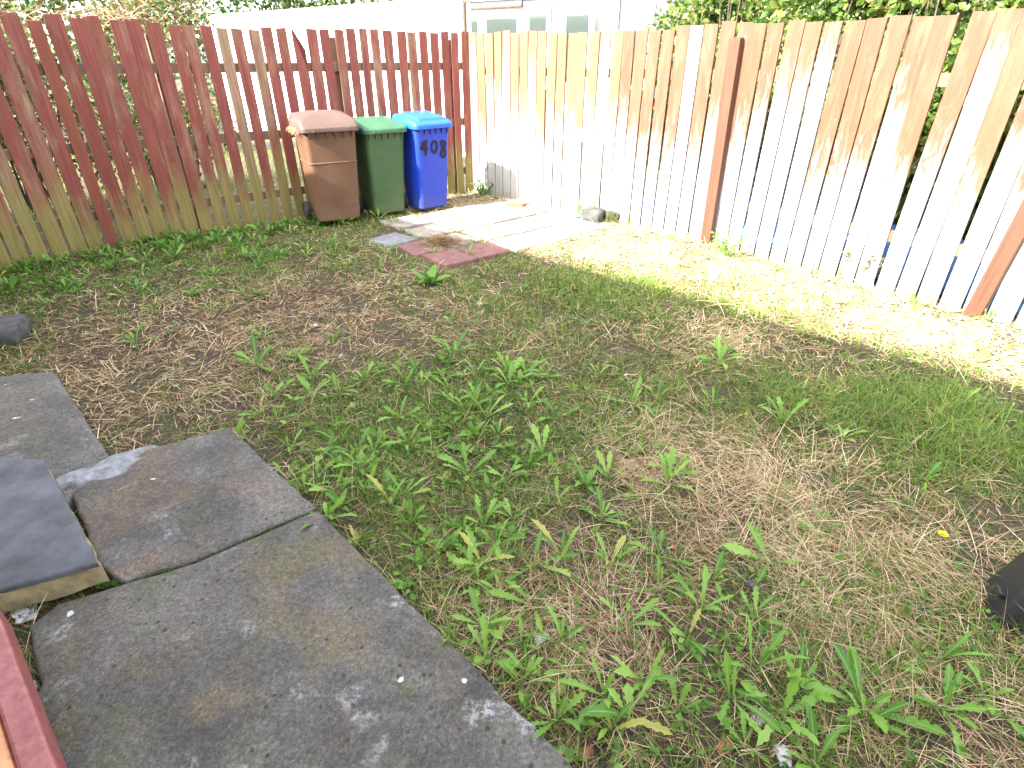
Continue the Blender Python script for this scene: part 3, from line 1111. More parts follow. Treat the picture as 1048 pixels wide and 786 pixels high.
def wheelie_bin(name, loc, rz, w_, d_, bodymat, lidmat, label, H=1.0, seam=False, arch=.03, panel=False, tilt=0.0):
    root = empty(name, loc, rz, label=label, cat='wheelie bin')
    root.rotation_euler = (tilt, 0, rz)
    zt = .935 * H

    def size(z):
        k = z / zt
        return w_ * (.77 + .15 * k), d_ * (.66 + .22 * k)

    b = MB()
    rings = []
    zs = [.035, .05, .3, .5]
    zs += [.628, .634, .642, .648] if seam else [.64]
    zs += [.8, zt - .03]
    for z in zs:
        a, c = size(z)
        if z == .035:
            a, c = a - .03, c - .03
        if seam and z in (.634, .642):
            a, c = a + .012, c + .012
        off = d_ * .03 * (1 - z / zt)
        rings.append([(x, y + off, z) for x, y in rr(a, c, .045)])
    a, c = size(zt)
    rings.append([(x, y, zt - .03) for x, y in rr(w_ * .985, d_ * .97, .05)])
    rings.append([(x, y, zt) for x, y in rr(w_ * .985, d_ * .97, .05)])
    b.loft(rings)
    # comb of lifting ribs under the front rim
    for k in range(6):
        x = (-.38 + .152 * k) * w_
        yf = -size(zt - .06)[1] / 2 - .004
        ye = -d_ * .97 / 2 + .004
        t_ = .007
        b.add([(x - t_, yf, zt - .09), (x + t_, yf, zt - .09), (x - t_, yf, zt - .031), (x + t_, yf, zt - .031), (x - t_, ye, zt - .031), (x + t_, ye, zt - .031), (x - t_, ye, zt - .045), (x + t_, ye, zt - .045)],
              [(0, 1, 3, 2), (2, 3, 5, 4), (4, 5, 7, 6), (6, 7, 1, 0), (0, 2, 4, 6), (1, 7, 5, 3)])
    b.build('body', bodymat, root, smooth=35)
    # lid
    l = MB()

    def lidz(y):
        t_ = min(1.05, max(0.0, (y + d_ / 2) / d_))
        return zt + .028 + (.105 * H) * (t_ ** .8) * (1 - .25 * t_) + arch * math.sin(math.pi * min(1, t_) ** .8)

    lw, ld = w_ + .012, d_ + .02
    rings = []
    for sc, h_ in ((1.0, None), (1.005, -1), (1.0, .25), (.975, .72), (.93, .93), (.86, 1.0), (.80, 1.0)):
        ring = []
        for x, y in rr(lw * sc if sc > .99 else lw - (1 - sc) * w_, ld * sc if sc > .99 else ld - (1 - sc) * d_, .05):
            if h_ is None:
                z = zt - .022
            elif h_ == -1:
                z = zt + .012
            else:
                z = zt + .014 + (lidz(y) - zt - .014) * h_
            ring.append((x, y, z))
        rings.append(ring)
    if panel:
        for sc, dz in ((.74, .0), (.70, .016), (.5, .018)):
            rings.append([(x, y - .01, lidz(y) + dz) for x, y in rr(lw * sc, ld * sc, .04)])
    else:
        for sc, dz in ((.72, .002), (.5, .004)):
            rings.append([(x, y, lidz(y) + dz) for x, y in rr(lw * sc, ld * sc, .04)])
    for sc in (.28, .04):
        rings.append([(x, y, lidz(y) + (.019 if panel else .005)) for x, y in rr(lw * sc, ld * sc, .04 * sc)])
    l.loft(rings)
    # lip of the lid along the front
    l.box((0, -ld / 2 - .006, zt - .005), (w_ * .62, .018, .026))
    lid = l.build('lid', lidmat, root, smooth=40)
    h = MB()
    yb = d_ / 2 + .055
    h.tube([(-w_ * .40, yb, zt + .01), (0, yb, zt + .01), (w_ * .40, yb, zt + .01)], .016, 10)
    for x in (-.40, -.14, .14, .40):
        h.box((x * w_, d_ / 2 + .02, zt + .002), (.02, .085, .036))
    h.build('handle', bodymat, root, smooth=40)
    hg = MB()
    hg.tube([(-w_ * .36, d_ / 2 + .022, zt + .062), (w_ * .36, d_ / 2 + .022, zt + .062)], .014, 8)
    for x in (-.3, .3):
        hg.box((x * w_, d_ / 2 + .006, zt + .052), (.05, .05, .03))
    hg.build('hinge', lidmat, lid, smooth=40)
    ax = MB()
    wy = d_ * .33
    ax.tube([(-w_ * .46, wy, .1), (w_ * .46, wy, .1)], .011, 8)
    ax.build('axle', M['grey_plastic'], root, smooth=40)
    for sx in (-1, 1):
        wh = MB()
        prof = [(.062, -.024), (.088, -.027), (.099, -.018), (.101, 0), (.099, .018), (.088, .027), (.062, .024)]
        rings = [[(sx * (w_ * .46 + .012) + hx, wy + r * math.cos(2 * math.pi * k / 24), .101 + r * math.sin(2 * math.pi * k / 24)) for k in range(24)] for r, hx in prof]
        wh.loft(rings, cap=False)
        n_ = 24
        wh.f += [(6 * n_ + (k + 1) % n_, 6 * n_ + k, k, (k + 1) % n_) for k in range(n_)]
        wo = wh.build('wheel', M['rubber'], root, smooth=45)
        rm = MB()
        x0 = sx * (w_ * .46 + .012)
        rm.tube([(x0 - .02, wy, .101), (x0 + .02, wy, .101)], .061, 20)
        rm.tube([(x0 - .026, wy, .101), (x0 + .026, wy, .101)], .02, 12)
        rm.build('rim', M['grey_plastic'], wo, smooth=40)
    return root, size, zt


def bin_at(front, az):
    """front = middle of the foot of the front face, az = bearing of the face from its left to its right end"""
    return front, -R(az - 90)


def place(front, az, d_):
    n = Vector((math.sin(R(az + 90)), math.cos(R(az + 90)), 0))
    c = Vector((*front, 0)) - n * (d_ * .66 / 2 - d_ * .03)
    return (c.x, c.y, .03), R(90 - az)


loc, rz = place((-.92, 6.87), 50, .52)
blue, bsize, bzt = wheelie_bin('blue_bin', loc, rz, .485, .52, M['bin_blue'], M['lid_blue'], 'blue wheelie bin with 408 painted in dark paint on its front', 1.0, panel=True, arch=.02)
loc, rz = place((-1.405, 6.64), 54, .54)
loc = (loc[0], loc[1], .02)
wheelie_bin('green_bin', loc, rz, .50, .54, M['bin_green'], M['lid_green'], 'dark green wheelie bin in the middle of the three', .985, arch=.01)
loc, rz = place((-1.88, 6.27), 60, .58)
brown, _, _ = wheelie_bin('brown_bin', loc, rz, .575, .58, M['bin_brown'], M['lid_brown'], 'large brown wheelie bin with a bulging faded lid', 1.03, seam=True, arch=.07)


def house_number():
    """408 brushed by hand on the front face of the blue bin"""
    b = MB()
    strokes = [
        ([(-.128, .845), (-.15, .80), (-.172, .765), (-.12, .755), (-.075, .762)], .020),
        ([(-.10, .855), (-.105, .80), (-.11, .74), (-.112, .69)], .022),
        ([(-.14, .83), (-.15, .79), (-.135, .775), (-.115, .80), (-.12, .825)], .026),
        ([(.012, .835), (-.018, .82), (-.034, .775), (-.022, .725), (.008, .708), (.034, .73), (.044, .78), (.034, .822), (.008, .835)], .017),
        ([(.145, .815), (.118, .83), (.098, .805), (.112, .77), (.14, .745), (.158, .70), (.14, .655), (.108, .655), (.092, .69), (.11, .735), (.14, .765), (.156, .795), (.142, .818)], .019)]

    def P(x, z, off):
        yf = -bsize(z)[1] / 2 + .52 * .03 * (1 - z / bzt)
        return (x, yf - .0022 - off, z)  # a touch proud of the plastic

    for k, (pl, wd) in enumerate(strokes):
        pts = []
        for i in range(len(pl) - 1):
            for t_ in range(4):
                a, c = Vector(pl[i]), Vector(pl[i + 1])
                pts.append(a.lerp(c, t_ / 4))
        pts.append(Vector(pl[-1]))
        for _ in range(2):
            pts = [pts[0]] + [(pts[i - 1] + pts[i] * 2 + pts[i + 1]) / 4 for i in range(1, len(pts) - 1)] + [pts[-1]]
        V, F = [], []
        n = len(pts)
        for i, p in enumerate(pts):
            d = (pts[min(i + 1, n - 1)] - pts[max(i - 1, 0)]).normalized()
            s = Vector((-d.y, d.x))
            w_ = wd * (.55 + .2 * rnd.random() if i not in (0, n - 1) else .3)
            off = .0006 * k + .0007 * i / n
            p = p - Vector((0, .055))
            V += [P(*(p + s * w_ * 1.35), off), P(*(p - s * w_ * 1.35), off)]
            if i:
                F.append((2 * i - 2, 2 * i - 1, 2 * i + 1, 2 * i))
        b.add(V, F)
    b.build('painted_number', M['ink'], blue)


house_number()


# ------------------------------------------------------------------ black tub at the right, red timber at the left
def black_tub():
    x, y = at(1052, 628)
    root = empty('black_tub', (x + .035, y + .0, .0), R(-25), label='black plastic tub lying upturned in the grass at the right edge', cat='tub')
    root.rotation_euler = (R(172), R(10), R(-30))
    root.location.z = .20
    b = MB()
    rings = []
    for z, s in ((0, .17), (.008, .176), (.19, .215), (.191, .237), (.222, .240), (.224, .226), (.2, .212), (.03, .168)):
        rings.append([(px, py, z) for px, py in rr(s, s, .028)])
    b.loft(rings)
    b.build('pot', M['black'], root, smooth=35)
    h = MB()
    h.box((-.112, .03, .15), (.02, .05, .02))
    h.build('handle', M['black'], root, bevel=.004)


black_tub()


def red_timber():
    a = Vector((*at(4, 640, .26), .26))
    c = Vector((*at(64, 800, .26), .26))
    d = (c - a).normalized()
    n = Vector((d.y, -d.x, 0))
    if n.x > 0:
        n = -n
    a = a - d * .12
    c = c + d * .6
    root = empty('red_timber', (a.x, a.y, 0), 0, label='red painted timber rail with a worn orange stripe in the bottom left corner', cat='timber')
    o = Vector((-a.x, -a.y, -.26))
    b = MB()
    for k, (q_, zt_) in enumerate(((.035, .26),)):
        b.bar(a + n * .03 + o + Vector((0, 0, .20)), c + n * .03 + o + Vector((0, 0, .20)), .06, .12)
    b.build('board', M['red_paint'], root, bevel=.008)
    s = MB()
    s.bar(a + n * .094 + o + Vector((0, 0, .2)), c + n * .094 + o + Vector((0, 0, .2)), .062, .10)
    s.build('strip', M['orange_paint'], root, bevel=.01)
    for t_ in (.06, .9):
        l = MB()
        pp = a.lerp(c, t_) + n * .05 + o
        l.box(pp + Vector((0, 0, .07)), (.07, .07, .146), math.atan2(d.y, d.x))
        l.build('leg', M['red_paint'], root)


red_timber()


# ------------------------------------------------------------------ grass and straw
def blades(P, az, L, W, e0, curl, tint, K=3, z0=None):
    n = len(P)
    z = gh(P[:, 0], P[:, 1]) - .004 if z0 is None else z0
    cur = np.stack([P[:, 0], P[:, 1], z], 1)
    side = np.stack([-np.cos(az), np.sin(az), np.zeros(n)], 1) * 1.0
    side[:, 2] = rng.normal(0, .35, n)
    side /= np.linalg.norm(side, axis=1, keepdims=True)
    V = []
    for k in range(K + 1):
        if k < K:
            w_ = (W * (1 - (k / K) ** 1.6 * .75))[:, None] / 2
            V += [cur - side * w_, cur + side * w_]
            e = e0 - curl * (k + .5) / K
            st_ = (L / K)[:, None]
            cur = cur + np.stack([np.sin(az) * np.cos(e), np.cos(az) * np.cos(e), np.sin(e)], 1) * st_
            cur[:, 2] = np.maximum(cur[:, 2], (gh(cur[:, 0], cur[:, 1]) + .002))
        else:
            V.append(cur)
    m_ = 2 * K + 1
    V = np.stack(V, 1).reshape(-1, 3)
    base = np.arange(n)[:, None] * m_
    loc, sizes = [], []
    for k in range(K - 1):
        loc += [2 * k, 2 * k + 1, 2 * k + 3, 2 * k + 2]
        sizes.append(4)
    loc += [2 * K - 2, 2 * K - 1, 2 * K]
    sizes.append(3)
    loops = (base + np.array(loc)[None]).ravel()
    s0 = np.concatenate([[0], np.cumsum(sizes)])
    starts = (np.arange(n)[:, None] * s0[-1] + s0[:-1][None]).ravel()
    return V, loops, starts, np.repeat(tint, m_)


def gauss(P, px, py, sx, sy=None):
    """soft patch around the spot the photograph shows at px, py"""
    c = at(px, py)
    sy = sy or sx
    return np.exp(-((P[:, 0] - c[0]) / sx) ** 2 - ((P[:, 1] - c[1]) / sy) ** 2)


def scatter(n, power=1.15, near=1.9):
    out = []
    tot = 0
    while tot < n:
        P = np.stack([rng.uniform(-5.1, 4.3, 60000), rng.uniform(-.3, 8.1, 60000)], 1)
        d = np.hypot(P[:, 0], P[:, 1]) + .001
        keep = rng.random(len(P)) < np.minimum(1, (near / d) ** power)
        # stay where the lens can look, with a margin for a step to the side
        keep &= (np.abs(P[:, 0]) < 1.25 * P[:, 1] + 1.4)
        P = P[keep]
        P = P[inpoly(P, YARD)]
        for s_ in ALLSLAB:
            P = P[~inpoly(P, s_)]
        out.append(P)
        tot += len(P)
    return np.concatenate(out)[:n]


def field(P, s=1.0, ph=0.0):
    x, y = P[:, 0] * s, P[:, 1] * s
    return (np.sin(1.7 * x + 1.1 * y + ph) + np.sin(2.9 * x - 2.3 * y + 1.3 + ph) + np.sin(5.3 * x + 4.1 * y + 2.1 * ph) * .7 + np.sin(9.7 * y - 7.1 * x + ph) * .5) / 3.2


def brown_zone(P):
    return np.clip(gauss(P, 200, 340, 1.0, .9) + gauss(P, 300, 330, .8, .7) + .7 * gauss(P, 120, 410, .5, .4) + .5 * gauss(P, 620, 690, .5, .3), 0, 1)


def dry_zone(P):
    return np.clip(gauss(P, 750, 470, .55, .35) + gauss(P, 735, 345, .4, .3) + gauss(P, 890, 575, .45, .3) + .7 * gauss(P, 580, 620, .35, .25) + .5 * gauss(P, 950, 720, .4, .3), 0, 1)


def lush_zone(P):
    return np.clip(gauss(P, 1000, 445, .5, .45) + gauss(P, 640, 300, .9, .5) * .6 + gauss(P, 780, 300, .7, .6) * .6 + .6 * gauss(P, 830, 420, .8, .4) + .5 * gauss(P, 480, 430, .7, .6) + .5 * gauss(P, 900, 650, .5, .3), 0, 1)


def on_joint(P):
    d = P - np.array([PO.x, PO.y])
    a = d @ np.array([PU.x, PU.y]) / .45
    b = d @ np.array([PV.x, PV.y]) / .45
    fr_ = np.minimum(np.abs(a - np.round(a)), np.abs(b - np.round(b)))
    return (fr_ < .075) & (field(P, 2.3, 1.1) > -.25)


def bare_patch(P):
    return field(P, 2.6, 5.1) + .25 * field(P, 9.0, 2.0) < -.42


# thatch: short brown bits lying everywhere
P = scatter(115000)
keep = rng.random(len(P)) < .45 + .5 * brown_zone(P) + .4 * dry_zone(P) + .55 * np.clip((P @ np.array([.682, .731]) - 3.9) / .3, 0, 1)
pav = inpoly(P, PAVED)
keep &= ~(pav & (rng.random(len(P)) < .90) & ~on_joint(P))
keep &= ~(bare_patch(P) & (rng.random(len(P)) < .7))
P = P[keep]
n = len(P)
az = field(P, 1.4) * 5 + rng.normal(0, .9, n) + (rng.random(n) < .3) * rng.uniform(0, 6.28, n)
dz = dry_zone(P)
bz = brown_zone(P)
L = rng.uniform(.03, .12, n) * (1 + .7 * dz)
tint = np.clip(rng.normal(.52, .22, n) + .22 * dz + .06 * bz + .10 * field(P, 2.0, 1.7) + .38 * np.clip((P @ np.array([.682, .731]) - 3.9) / .3, 0, 1), 0, 1)  # dry bits turn paler past the shade edge: sunlight put into the tint
V = blades(P, az, L, rng.uniform(.0016, .0036, n) * np.clip(np.hypot(P[:, 0], P[:, 1]) / 2.2, .8, 2.0), rng.uniform(-.05, .5, n), rng.uniform(0, .7, n), tint, 2, gh(P[:, 0], P[:, 1]) + rng.uniform(-.002, .022, n))
tag(link('dead_grass', np_mesh('dead_grass', V[0], V[1], V[2], M['straw'], {'tint': V[3]})), 'matted dead grass and thatch lying over the lawn', 'dead grass', kind='stuff')

# long pale straw in combed clumps
P = scatter(85000)
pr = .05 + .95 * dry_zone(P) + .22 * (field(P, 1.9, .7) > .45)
strip = np.clip((P @ np.array([.682, .731]) - 3.9) / .3, 0, 1)  # sunlit ground beyond the shade edge, packed with pale straw to brighten it
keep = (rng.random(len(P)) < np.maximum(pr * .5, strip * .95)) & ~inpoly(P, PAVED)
P = P[keep]
n = len(P)
az = field(P, 2.2, 2.2) * 5 + rng.normal(0, .5, n)
V = blades(P, az, rng.uniform(.09, .27, n), rng.uniform(.0016, .0030, n) * np.clip(np.hypot(P[:, 0], P[:, 1]) / 2.2, .8, 1.7), rng.uniform(.0, .75, n), rng.uniform(.2, 1.2, n), np.clip(rng.normal(.80, .16, n) + .15 * np.clip((P @ np.array([.682, .731]) - 3.9) / .3, 0, 1), 0, 1), 4)  # extra paleness in the sunlit strip is sun brightness painted into the straw
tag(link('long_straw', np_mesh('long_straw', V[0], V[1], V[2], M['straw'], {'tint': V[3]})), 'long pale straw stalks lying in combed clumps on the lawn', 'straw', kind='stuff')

# green grass
P = scatter(230000, 1.0)
bz, dz, lz = brown_zone(P), dry_zone(P), lush_zone(P)
f1 = field(P, 1.6, .3)
f2 = field(P, 4.3, 2.9)
pr = np.clip(.46 + .75 * lz - .40 * bz - .22 * dz + .30 * f1 + .22 * f2, .03, 1)
far = np.clip((P @ np.array([.682, .731]) - 3.9) / .3, 0, 1)          # sunlit strip past the shade edge; its tint below carries sun brightness
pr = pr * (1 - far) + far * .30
keep = (rng.random(len(P)) < pr) & ~(inpoly(P, PAVED) & (rng.random(len(P)) < .96) & ~on_joint(P)) & ~(bare_patch(P) & (rng.random(len(P)) < .6))
P, lz = P[keep], lz[keep]
n = len(P)
dist = np.hypot(P[:, 0], P[:, 1])
L = rng.uniform(.03, .10, n) * (1 + .8 * lz)
az = rng.uniform(0, 6.28, n)
tint = np.clip(.45 + .18 * field(P, 2.7, 4) + rng.normal(0, .22, n) + .3 * np.clip((P @ np.array([.682, .731]) - 3.9) / .3, 0, 1), 0, 1)  # last term yellows grass in the sunlit strip, standing in for sunlight
V = blades(P, az, L, rng.uniform(.0018, .0042, n) * np.clip(dist / 2.5, .85, 1.9), rng.uniform(.35, 1.45, n), rng.uniform(.1, 1.3, n), tint, 3)
tag(link('lawn_grass', np_mesh('lawn_grass', V[0], V[1], V[2], M['grass'], {'tint': V[3]})), 'thin patchy green grass of the lawn', 'grass', kind='stuff')

# small leaved ground cover creeping between the weeds
P = scatter(60000)
pr = np.clip(gauss(P, 470, 440, .65, .55) + gauss(P, 90, 280, .8, .5) + gauss(P, 250, 262, .8, .45) + .8 * gauss(P, 430, 610, .25, .3) + .6 * gauss(P, 700, 680, .6, .3) + .4 * gauss(P, 900, 640, .5, .4) + .25 * gauss(P, 620, 320, 1.0, .6), 0, 1)
keep = (rng.random(len(P)) < pr * (.35 + .5 * (field(P, 3.3, 1.9) > .1))) & ~inpoly(P, PAVED)
P = P[keep]


def cover(k):
    z = gh(P[:, 0], P[:, 1]) + rng.uniform(.004, .04, k)
    a = rng.uniform(0, 6.28, k)
    return np.stack([P[:, 0], P[:, 1], z], 1), np.stack([np.cos(a), np.sin(a), rng.uniform(.1, .9, k)], 1)


V = leaf_cards(len(P), cover, .024, lambda p: np.clip(rng.normal(.5, .25, len(p)), 0, 1), .3, .7)
tag(link('ground_cover', np_mesh('ground_cover', V[0], V[1], V[2], M['weed'], {'tint': V[3]})), 'small leaved creeping ground cover between the weeds', 'ground cover', kind='stuff')

# grass beyond the fences
P = np.stack([rng.uniform(-9, 8, 40000), rng.uniform(2, 12, 40000)], 1)
P = P[~inpoly(P, YARD)]
P = P[(np.abs(P[:, 0]) < 1.1 * P[:, 1])]
n = len(P)
V = blades(P, rng.uniform(0, 6.28, n), rng.uniform(.06, .2, n), rng.uniform(.005, .01, n), rng.uniform(.5, 1.4, n), rng.uniform(.1, 1.2, n), np.clip(rng.normal(.55, .22, n), 0, 1), 2, np.zeros(n))
tag(link('rough_grass', np_mesh('rough_grass', V[0], V[1], V[2], M['grass'], {'tint': V[3]})), 'rough grass growing beyond the fences', 'grass', kind='stuff')


# moss in the joint between the two concrete slabs
def moss():
    line = [at(100, 598, ZS), at(125, 594, ZS), at(200, 573, ZS), at(262, 546, ZS), at(324, 519, ZS)]
    pts = []
    for a, b in zip(line, line[1:]):
        for _ in range(330):
            t_ = rnd.random()
            pts.append((a[0] + (b[0] - a[0]) * t_ + rnd.gauss(0, .005), a[1] + (b[1] - a[1]) * t_ + rnd.gauss(0, .005)))
    P = np.array(pts)
    keep = rng.random(len(P)) < np.clip(.45 + field(P, 6.0), .05, 1)
    P = P[keep]
    n = len(P)
    V = blades(P, rng.uniform(0, 6.28, n), rng.uniform(.006, .018, n), rng.uniform(.003, .006, n), rng.uniform(.5, 1.4, n), rng.uniform(.1, 1, n), np.clip(rng.normal(.12, .12, n), 0, 1), 2, np.full(n, ZS - .012))
    tag(link('joint_moss', np_mesh('joint_moss', V[0], V[1], V[2], M['grass'], {'tint': V[3]})), 'dark moss along the joint between the two concrete slabs', 'moss', kind='stuff')


moss()


# ------------------------------------------------------------------ broad leaved weeds
def leaf_strip(L, W, az, e0, curl, teeth, lobes, r, K=22, base=(0, 0, 0), twist=0.0, shape='dandelion'):
    V, mid = [], []
    x, y, z = base
    for k in range(K + 1):
        t_ = k / K
        if shape == 'dandelion':
            env = (.16 + .84 * min(1, t_ * 1.35) ** 1.3) * (1 - max(0, (t_ - .72) / .28) ** 1.6)
            saw = 1 - teeth * (1 - ((t_ * lobes) % 1.0)) ** 1.1 * (1 if t_ < .86 else .3)
            wl = W * env * saw * r.uniform(.85, 1.12)
            wr = W * env * (1 - teeth * (1 - ((t_ * lobes + .12) % 1.0)) ** 1.1 * (1 if t_ < .86 else .3)) * r.uniform(.85, 1.12)
        else:
            env = math.sin(math.pi * min(1, t_ ** .8)) ** .8 if t_ > .14 else .10
            wl = W * max(env, .02) * r.uniform(.93, 1.05)
            wr = W * max(env, .02) * r.uniform(.93, 1.05)
        if k == K:
            wl = wr = .0006
        e = e0 - curl * t_ ** 1.3
        d = Vector((math.cos(az) * math.cos(e), math.sin(az) * math.cos(e), math.sin(e)))
        s = Vector((-math.sin(az), math.cos(az), 0))
        up = s.cross(d) * -1
        up = d.cross(s)
        s2 = s * math.cos(twist * t_) + up * math.sin(twist * t_)
        u2 = d.cross(s2)
        p = Vector((x, y, z))
        rb = min(.0022, W * .12) * (1 - t_ * .7)
        f = .28 + .1 * math.sin(t_ * 9)
        V += [p - s2 * wl + u2 * wl * f, p - s2 * rb, p + s2 * rb, p + s2 * wr + u2 * wr * f]
        mid += [0, 1, 1, 0]
        st_ = L / K
        x, y, z = x + d.x * st_, y + d.y * st_, max(.004, z + d.z * st_)
    F = []
    for k in range(K):
        a = 4 * k
        for j in range(3):
            F.append((a + j, a + j + 1, a + j + 5, a + j + 4))
    return V, F, mid


def rosette_mesh(name, seed, n, Lr_, Wr, er, mat, teeth=.5, lobes=6, shape='dandelion', tint0=.5):
    r = random.Random(seed)
    AV, AF, AM, AT = [], [], [], []
    a0 = r.uniform(0, 6.28)
    for i in range(n):
        az = a0 + i * 2.4 + r.uniform(-.4, .4)
        L = r.uniform(*Lr_)
        W = r.uniform(*Wr) * (L / Lr_[1]) ** .5
        e0 = R(r.uniform(*er))
        bz_ = (r.uniform(-.008, .008), r.uniform(-.008, .008), 0)
        V, F, m_ = leaf_strip(L, W, az, e0, r.uniform(.2, 1.25), teeth * r.uniform(.7, 1.2), r.uniform(lobes - 1, lobes + 1), r, base=bz_, twist=r.uniform(-.6, .6), shape=shape)
        b = len(AV)
        AV += V
        AF += [tuple(b + j for j in f) for f in F]
        AM += m_
        tn = min(1, max(0, tint0 + r.gauss(0, .3)))
        AT += [tn] * len(V)
    me = bpy.data.meshes.new(name)
    me.from_pydata([tuple(v) for v in AV], [], AF)
    for k, a in (('tint', AT), ('midrib', AM)):
        t_ = me.attributes.new(k, 'FLOAT', 'POINT')
        t_.data.foreach_set('value', a)
    for p in me.polygons:
        p.use_smooth = True
    me.materials.append(mat)
    return me


DAND = [rosette_mesh('dandelion_plant', 100 + k, 6 + k % 5, (.09, .20), (.015, .025), (15, 72), M['dandelion'], .55 + .06 * (k % 3), 5 + k % 3) for k in range(9)]
UPR = [rosette_mesh('dandelion_plant', 200 + k, 5 + k % 4, (.10, .22), (.014, .022), (45, 82), M['dandelion'], .55, 6) for k in range(4)]
SMALL = [rosette_mesh('plantain_weed', 300 + k, 5 + k % 4, (.05, .11), (.013, .022), (15, 65), M['dandelion'], 0, 5, 'oval', .45) for k in range(5)]
DOCK = [rosette_mesh('broad_leaf_weed', 400 + k, 9 + k % 5, (.09, .20), (.022, .036), (20, 80), M['weed'], 0, 5, 'oval') for k in range(6)]
TALLD = [rosette_mesh('broad_leaf_weed', 450 + k, 11, (.10, .26), (.018, .034), (35, 85), M['weed'], .25, 4, 'dandelion', .4) for k in range(3)]


def plant(meshes, name, x, y, sc, label, cat, group, z=None):
    me_ = rnd.choice(meshes)
    o = link(name, me_, None, (x, y, (float(gh(x, y)) if z is None else z) - .003), (rnd.gauss(0, .08), rnd.gauss(0, .08), rnd.uniform(0, 6.28)))
    o.scale = (sc, sc, sc * rnd.uniform(.85, 1.15))
    return tag(o, label, cat, group)


# plants the photograph shows clearly, each with its own description
hero = [(DAND, 548, 575, 1.25, 'dandelion_plant', 'large dandelion rosette between the dense green patch and the tip of the concrete edge'),
        (DAND, 520, 395, 1.25, 'dandelion_plant', 'tallest dandelion rosette at the top of the dense green patch in mid lawn'),
        (DAND, 800, 432, 1.15, 'dandelion_plant', 'dandelion rosette with spread leaves in the right half of the lawn'),
        (DAND, 790, 575, 1.15, 'dandelion_plant', 'dandelion with two tall upright leaves between straw, left of the yellow flower'),
        (DAND, 640, 735, 1.15, 'dandelion_plant', 'pale green dandelion nearest the tip of the foreground slab at the bottom edge'),
        (DAND, 880, 725, 1.1, 'dandelion_plant', 'dandelion with long narrow leaves at the bottom right edge'),
        (DAND, 262, 375, 1.2, 'dandelion_plant', 'jagged dandelion on the brown ground just beyond the pointed concrete corner'),
        (DOCK, 440, 290, 1.3, 'broad_leaf_weed', 'bright broad leaved weed beside the dark red paving slab'),
        (DAND, 735, 372, 1.1, 'dandelion_plant', 'dandelion rosette by the pale straw tuft below the shadow edge')]
for mm, px, py, sc, nm, lab in hero:
    x, y = at(px, py)
    plant(mm, nm, x, y, sc, lab, 'weed', None)


def free_spots(cands, mind):
    done = []
    for p in cands:
        P = np.array([p])
        if any(inpoly(P, s_)[0] for s_ in ALLSLAB) or inpoly(P, PAVED)[0] or not inpoly(P, YARD)[0]:
            continue
        if all((p[0] - q_[0]) ** 2 + (p[1] - q_[1]) ** 2 > mind ** 2 for q_ in done):
            done.append(p)
    return done


def around(px, py, sx, sy, n):
    c = at(px, py)
    return [(c[0] + rnd.gauss(0, sx), c[1] + rnd.gauss(0, sy)) for _ in range(n)]


dense = around(460, 410, .42, .34, 70) + around(520, 470, .4, .3, 55) + around(400, 480, .35, .3, 40)
for x, y in free_spots(dense, .085):
    plant(DAND + SMALL, 'dandelion_plant', x, y, rnd.uniform(.6, 1.05), 'dandelion rosette in the dense green patch of weeds in mid lawn', 'weed', 'weeds of the dense patch in mid lawn')
edge = around(430, 590, .12, .12, 16) + around(500, 660, .1, .1, 14) + around(340, 500, .14, .16, 22) + around(560, 700, .12, .08, 12)
for x, y in free_spots(edge, .075):
    plant(DAND + UPR + SMALL, 'dandelion_plant', x, y, rnd.uniform(.5, .85), 'weed growing along the edge of the foreground concrete slab', 'weed', 'weeds along the concrete edge')
front = around(700, 640, .25, .16, 22) + around(700, 720, .3, .1, 22) + around(850, 700, .3, .14, 16) + around(610, 560, .25, .2, 14)
for x, y in free_spots(front, .11):
    plant(DAND + UPR, 'dandelion_plant', x, y, rnd.uniform(.55, .95), 'jagged leaved dandelion in the straw of the near lawn', 'weed', 'dandelions of the near lawn')
wide = [tuple(p) for p in scatter(120, .4)]
for x, y in free_spots(wide, .22)[:70]:
    plant(DAND + SMALL, 'dandelion_plant', x, y, rnd.uniform(.45, .8), 'small weed scattered in the thin grass of the lawn', 'weed', 'small weeds scattered over the lawn')
# weeds along the foot of the red fence
fl, Ll = along(LEFT)
cand = []
for _ in range(620):
    s = rnd.uniform(2.3, 6.0)
    p, d = fl(s)
    n_ = Vector((.605, -.797, 0)) if s < 4.3 else Vector((.84, -.54, 0))
    q_ = p + n_ * (abs(rnd.gauss(0, .30)) + .06)
    cand.append((q_.x, q_.y))
cand += around(190, 300, .3, .2, 14) + around(290, 262, .25, .15, 20) + around(60, 300, .3, .2, 20)
for x, y in free_spots(cand, .085)[:280]:
    plant(DOCK + TALLD + DAND, 'broad_leaf_weed', x, y, rnd.uniform(.38, .8), 'leafy green weed in the overgrown strip at the foot of the red fence', 'weed', 'weeds at the foot of the red fence')
# sparse weeds at the foot of the bins, paving joints and sunlit fence
for px, py, sc in ((352, 232, .8), (388, 228, .9), (402, 232, .7), (396, 262, .8), (425, 246, .7), (480, 262, .6), (445, 262, .6), (500, 240, .5)):
    x, y = at(px, py)
    plant(DOCK + DAND, 'broad_leaf_weed', x, y, sc, 'weed sprouting between the bins and the paving slabs', 'weed', 'weeds around bins and paving', .03)
cand = []
for _ in range(60):
    s = rnd.uniform(.3, 6.6)
    p, d = fr(s)
    q_ = p + Vector((-.71, -.70, 0)) * (abs(rnd.gauss(0, .08)) + .07)
    cand.append((q_.x, q_.y))
for x, y in free_spots(cand, .15):
    plant(UPR + SMALL, 'fence_weed', x, y, rnd.uniform(.5, .95), 'pale sunlit weed at the foot of the bleached fence', 'weed', 'weeds at the foot of the sunlit fence')


